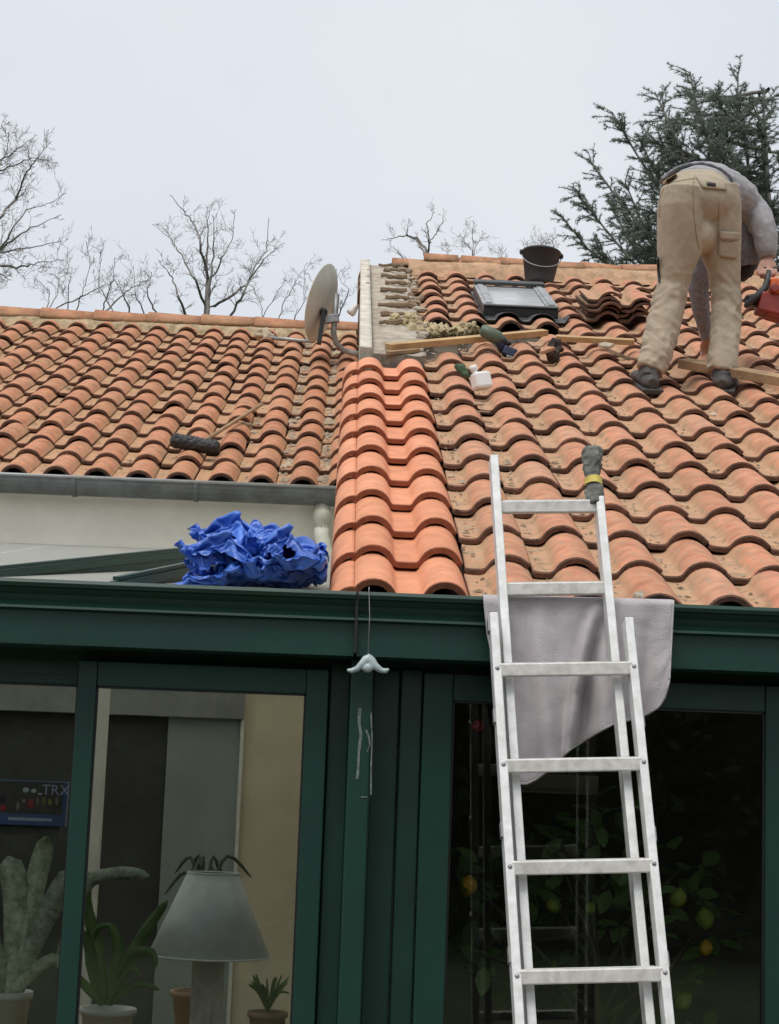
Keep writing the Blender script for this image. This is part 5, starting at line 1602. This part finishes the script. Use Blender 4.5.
traced_tree('large bare tree with long limbs reaching over the outer end of the left ridge', 24, pz(0, 110, 4.88,
    [(-140, 800), (-40, 760), (100, 770), (180, 745), (300, 735)], [(-140, 760), (-40, 700), (60, 685), (200, 660), (300, 640)], [(-120, 800), (0, 690), (60, 580), (130, 490), (200, 470), (325, 405)],
    [(-140, 640), (0, 520), (70, 440), (130, 300), (180, 230), (250, 155)], [(-140, 380), (-20, 310), (60, 270), (160, 240), (240, 245)], [(-100, 420), (-10, 280), (40, 200), (40, 110)],
    [(-10, 250), (50, 215), (150, 145)], [(-60, 760), (40, 650), (150, 580), (300, 510)], [(-100, 860), (-10, 800), (60, 830)], [(-80, 200), (-10, 110), (20, 50)]), .036, 11, dens=5.5, l1=.28)
traced_tree('low twiggy bare tree behind the left ridge beside the large limbs', 29, pz(0, 110, 4.88,
    [(235, 990), (280, 890), (290, 820), (330, 790)], [(280, 965), (400, 910), (500, 860), (550, 790)], [(225, 990), (245, 900), (190, 830)], [(370, 980), (400, 900), (440, 760), (420, 640)], [(330, 985), (340, 820), (320, 720)]), .026, 5, dens=6, l1=.28)
traced_tree('slanting bare tree with crossing branches behind the left ridge', 28, pz(0, 110, 4.88,
    [(500, 985), (530, 880), (560, 800), (560, 720)], [(505, 985), (600, 900), (680, 850), (760, 800)], [(640, 1000), (600, 900), (560, 830)], [(560, 990), (480, 860), (490, 700)], [(700, 990), (660, 900), (650, 760)], [(760, 990), (720, 900), (740, 790)]), .028, 23, dens=6, l1=.28)
traced_tree('tall many stemmed bare tree standing above the middle of the left ridge', 27, pz(130, 180, 3.387,
    [(265, 470), (262, 330), (240, 220), (215, 140), (185, 110), (135, 50)], [(262, 450), (275, 340), (310, 270), (345, 200), (355, 120)], [(330, 480), (385, 380), (420, 300), (460, 240), (470, 130)],
    [(270, 430), (350, 390), (400, 345), (450, 270), (500, 230)], [(258, 430), (220, 340), (180, 270), (140, 200), (75, 150)], [(200, 480), (165, 400), (145, 330), (100, 280)], [(262, 380), (285, 260), (280, 120)], [(258, 330), (262, 200), (268, 100)]), .042, 31, dens=5, l1=.28)
traced_tree('small bare tree behind the satellite dish', 30, pz(130, 180, 3.387,
    [(500, 490), (520, 420), (560, 350), (600, 280)], [(440, 480), (490, 400), (530, 330)], [(545, 490), (590, 410), (590, 300)], [(450, 490), (440, 400), (380, 320)], [(640, 500), (690, 380), (700, 300)], [(700, 480), (740, 370), (690, 310)]), .024, 8, dens=5, l1=.28)
traced_tree('pale gnarled bare tree with one crooked limb behind the right ridge', 30, pz(370, 190, 4.1,
    [(230, 290), (245, 210), (270, 180), (300, 130), (300, 75)], [(235, 250), (190, 195), (150, 185), (100, 195), (45, 205)], [(232, 280), (190, 198), (147, 187), (160, 115)], [(231, 285), (243, 205), (230, 140), (265, 90)], [(180, 330), (130, 270), (95, 230)]), .036, 52, 'bark_pale', dens=3, l1=.24)
traced_tree('thin pale sapling top showing over the right ridge', 33, pz(370, 190, 4.1, [(425, 290), (420, 200), (420, 150)], [(425, 250), (450, 200), (462, 180)], [(420, 250), (390, 210), (375, 195)], [(320, 300), (315, 240), (330, 225)]), .018, 61, 'bark_pale', dens=11, l1=.26)
traced_tree('faint bare bush tops rising behind the black bucket', 36, pz(370, 190, 4.1, [(700, 330), (690, 240), (715, 205)], [(650, 330), (650, 240), (640, 215)], [(750, 320), (755, 230), (745, 205)], [(520, 320), (530, 260), (520, 240)]), .012, 71, 'bark_pale', dens=9, l1=.3)

def cedar(px, Y, ytop, seed):
    rnd = random.Random(seed)
    top = at(px, ytop, Y); base = Vector((top.x, Y, 0)); Ht = top.z
    tr = empty('cedar_tree', base, 'dark blue green cedar rising behind the worker above the ridge', 'tree')
    tk = MB(); nv = []; nf = []
    tk.tube([base, Vector((base.x, Y, Ht * .5)), Vector((base.x + .05, Y, Ht * .85)), top], [.34, .24, .10, .02], 10)
    def tuft(p, d, s):
        # short needles radiating from a twig
        for k_ in range(3):
            v = (d * .55 + Vector((rnd.gauss(0, 1), rnd.gauss(0, 1), rnd.gauss(.1, .8))).normalized()).normalized() * s
            w = v.cross(Vector((rnd.gauss(0, 1), rnd.gauss(0, 1), rnd.gauss(0, 1)))).normalized() * (s * .075)
            i = len(nv); nv.extend([p - w, p + w, p + v]); nf.append((i, i + 1, i + 2))
    def twig(p, d, L_, lev):
        ns = 5; pts = [p.copy()]; q = p.copy(); dd = d.copy()
        for i in range(ns):
            dd = (dd + Vector((rnd.gauss(0, .10), rnd.gauss(0, .10), rnd.gauss(-.04, .08)))).normalized()
            q = q + dd * (L_ / ns); pts.append(q.copy())
        tk.tube(pts, [.010 * (1 - .7 * i / ns) * (1 if lev else 1.8) for i in range(ns + 1)], 3, cap=False)
        nt_ = int(L_ / .0105)
        for k_ in range(nt_):
            t = rnd.random(); i = min(int(t * ns), ns - 1); u = t * ns - i
            tuft(pts[i] * (1 - u) + pts[i + 1] * u, (pts[i + 1] - pts[i]).normalized(), rnd.uniform(.035, .065))
        if lev < 2:
            for k_ in range(int(L_ / (.085 if lev == 0 else .12))):
                t = rnd.uniform(.1, 1); i = min(int(t * ns), ns - 1)
                ld = (pts[i + 1] - pts[i]).normalized()
                sd_ = ld.cross(Vector((rnd.gauss(0, .35), rnd.gauss(0, .35), 1))).normalized() * rnd.choice((-1, 1))
                twig(pts[i].lerp(pts[i + 1], rnd.random()), (ld * .75 + sd_ * .75 + Vector((0, 0, rnd.uniform(-.15, .2)))).normalized(), L_ * rnd.uniform(.25, .45) * (1.15 - .5 * t), lev + 1)
    # limbs: (pixel of the tip) measured for the left side, and a matching set all round
    limbs = [((690, 72), .80, 0), ((612, 112), .66, 0), ((655, 92), .74, .4), ((588, 158), .56, .2), ((560, 214), .47, .1), ((598, 246), .42, .5), ((625, 182), .5, -.8), ((640, 140), .6, -.9), ((738, 72), .82, .3), ((668, 118), .66, -.5),
             ((610, 204), .47, .9), ((640, 228), .43, -.6), ((680, 165), .56, .8), ((700, 110), .68, -1.0), ((720, 140), .62, -1.2), ((655, 200), .48, 1.0), ((575, 190), .5, -.3), ((632, 250), .40, .2), ((700, 200), .5, -1.3), ((765, 90), .8, -.3), ((720, 95), .74, .8), ((670, 150), .57, .3), ((690, 230), .44, -1.1), ((650, 170), .53, .6)]
    for (tx, ty), hb, dy in limbs:
        tip = at(tx, ty, Y + dy * 1.3)
        st = Vector((base.x + .02, Y, min(Ht * (hb * .35 + .50), tip.z - .06 * abs(tip.x - base.x) - .12)))
        dv = tip - st
        K = 7; pts = []
        for i in range(K + 1):
            t = i / K; pts.append(st + dv * t + Vector((rnd.gauss(0, .03), rnd.gauss(0, .03), -.10 * dv.length * sin(pi * t) * .6 + rnd.gauss(0, .03))))
        pts[-1] = tip
        tk.tube(pts, [.045 * (1 - .85 * i / K) + .004 for i in range(K + 1)], 5, cap=False)
        nb = int(dv.length / .052)
        for k_ in range(nb):
            t = rnd.uniform(.16, 1.0); i = min(int(t * K), K - 1)
            ld = (pts[i + 1] - pts[i]).normalized()
            sd_ = ld.cross(Vector((rnd.gauss(0, .5), rnd.gauss(0, .5), 1))).normalized() * rnd.choice((-1, 1))
            twig(pts[i].lerp(pts[i + 1], rnd.random()), (ld * .8 + sd_ * rnd.uniform(.4, 1.0) + Vector((0, 0, rnd.uniform(-.45, .05)))).normalized(), rnd.uniform(.30, .62) * (1.1 - .5 * t), 1)
        twig(pts[-2], (pts[-1] - pts[-2]).normalized(), .5, 1)
    for k_ in range(34):      # fill between the measured limbs
        tip = at(rnd.uniform(628, 800), rnd.uniform(95, 250), Y + rnd.uniform(-1.2, 1.2))
        st = Vector((base.x + .02, Y, tip.z - .16 * abs(tip.x - base.x) - .1)); dv = tip - st
        if dv.length < .4: continue
        pts = [st + dv * (i / 6) + Vector((rnd.gauss(0, .03), rnd.gauss(0, .03), -.05 * dv.length * sin(pi * i / 6) + rnd.gauss(0, .02))) for i in range(7)]
        tk.tube(pts, [.03 * (1 - .85 * i / 6) + .004 for i in range(7)], 4, cap=False)
        for q_ in range(int(dv.length / .06)):
            t = rnd.uniform(.15, 1.0); i = min(int(t * 6), 5); ld = (pts[i + 1] - pts[i]).normalized()
            sd_ = ld.cross(Vector((rnd.gauss(0, .4), rnd.gauss(0, .4), 1))).normalized() * rnd.choice((-1, 1))
            twig(pts[i].lerp(pts[i + 1], rnd.random()), (ld * .8 + sd_ * rnd.uniform(.4, 1.0) + Vector((0, 0, rnd.uniform(-.4, .05)))).normalized(), rnd.uniform(.25, .55), 1)
    for k_ in range(34):      # rest of the crown, away from the view and to the right
        a = rnd.uniform(-1.35, 1.35); hb = rnd.uniform(.42, .93)
        st = Vector((base.x, Y, Ht * hb)); ln = (1.05 - hb) * 4.2 * rnd.uniform(.6, 1)
        d_ = Vector((cos(a), sin(a), rnd.uniform(.05, .45))).normalized()
        pts = [st + d_ * ln * (i / 5) + Vector((0, 0, rnd.gauss(0, .04))) for i in range(6)]
        tk.tube(pts, [.04 * (1 - .85 * i / 5) + .004 for i in range(6)], 4, cap=False)
        for q_ in range(int(ln / .12)):
            t = rnd.uniform(.15, 1); i = min(int(t * 5), 4); ld = d_
            sd_ = ld.cross(Vector((0, 0, 1))).normalized() * rnd.choice((-1, 1))
            twig(pts[i].lerp(pts[i + 1], rnd.random()), (ld * .8 + sd_ * .7 + Vector((0, 0, rnd.uniform(-.1, .2)))).normalized(), rnd.uniform(.3, .6), 1)
    tk.build('trunk', 'bark', tr, fixn=False)
    c = MB(); c.v = nv; c.f = nf; c.mi = [0] * len(nf); c.sm = [False] * len(nf)
    c.build('crown', 'needles', tr, fixn=False)
    print('cedar tris', len(nf))
cedar(765, 26, 128, 3)

# ==================================================================== GARDEN HEDGE behind the viewer (seen mirrored in the glass)
hg = empty('garden_hedge', (0, -9.5, 0), 'tall dark evergreen garden hedge mirrored in the veranda glass', 'hedge')
m = MB(); vs = []
nx_, nz_ = 60, 16
for j in range(nz_ + 1):
    for i in range(nx_ + 1):
        x = -22 + 44 * i / nx_; z = 3.9 * j / nz_
        vs.append((x, -10 + .9 * fbm((x, z, 0), .7) - .3 * j / nz_, z + .5 * fbm((x, 3, z), .5) * (j / nz_)))
m.add(vs, [(j * (nx_ + 1) + i, j * (nx_ + 1) + i + 1, (j + 1) * (nx_ + 1) + i + 1, (j + 1) * (nx_ + 1) + i) for j in range(nz_) for i in range(nx_)])
m.build('stems', 'hedge', hg, fixn=False)
m = MB(); rnd = random.Random(9)
for i in range(16000):
    x = rnd.uniform(-22, 22) if i % 3 else rnd.uniform(-6, 6); z = rnd.uniform(.1, 4.4)
    c = Vector((x, -9.6 + .9 * fbm((x, z, 0), .7) + rnd.gauss(0, .18), z))
    u_ = Vector((rnd.gauss(0, 1), rnd.gauss(0, 1), rnd.gauss(0, 1))).normalized(); v_ = u_.cross(Vector((rnd.gauss(0, 1), rnd.gauss(0, 1), .3))).normalized()
    s = rnd.uniform(.06, .13)
    m.add([c - u_ * s, c - v_ * s * .5, c + u_ * s, c + v_ * s * .5], [(0, 1, 2, 3)])
m.build('foliage', 'hedge', hg, fixn=False)
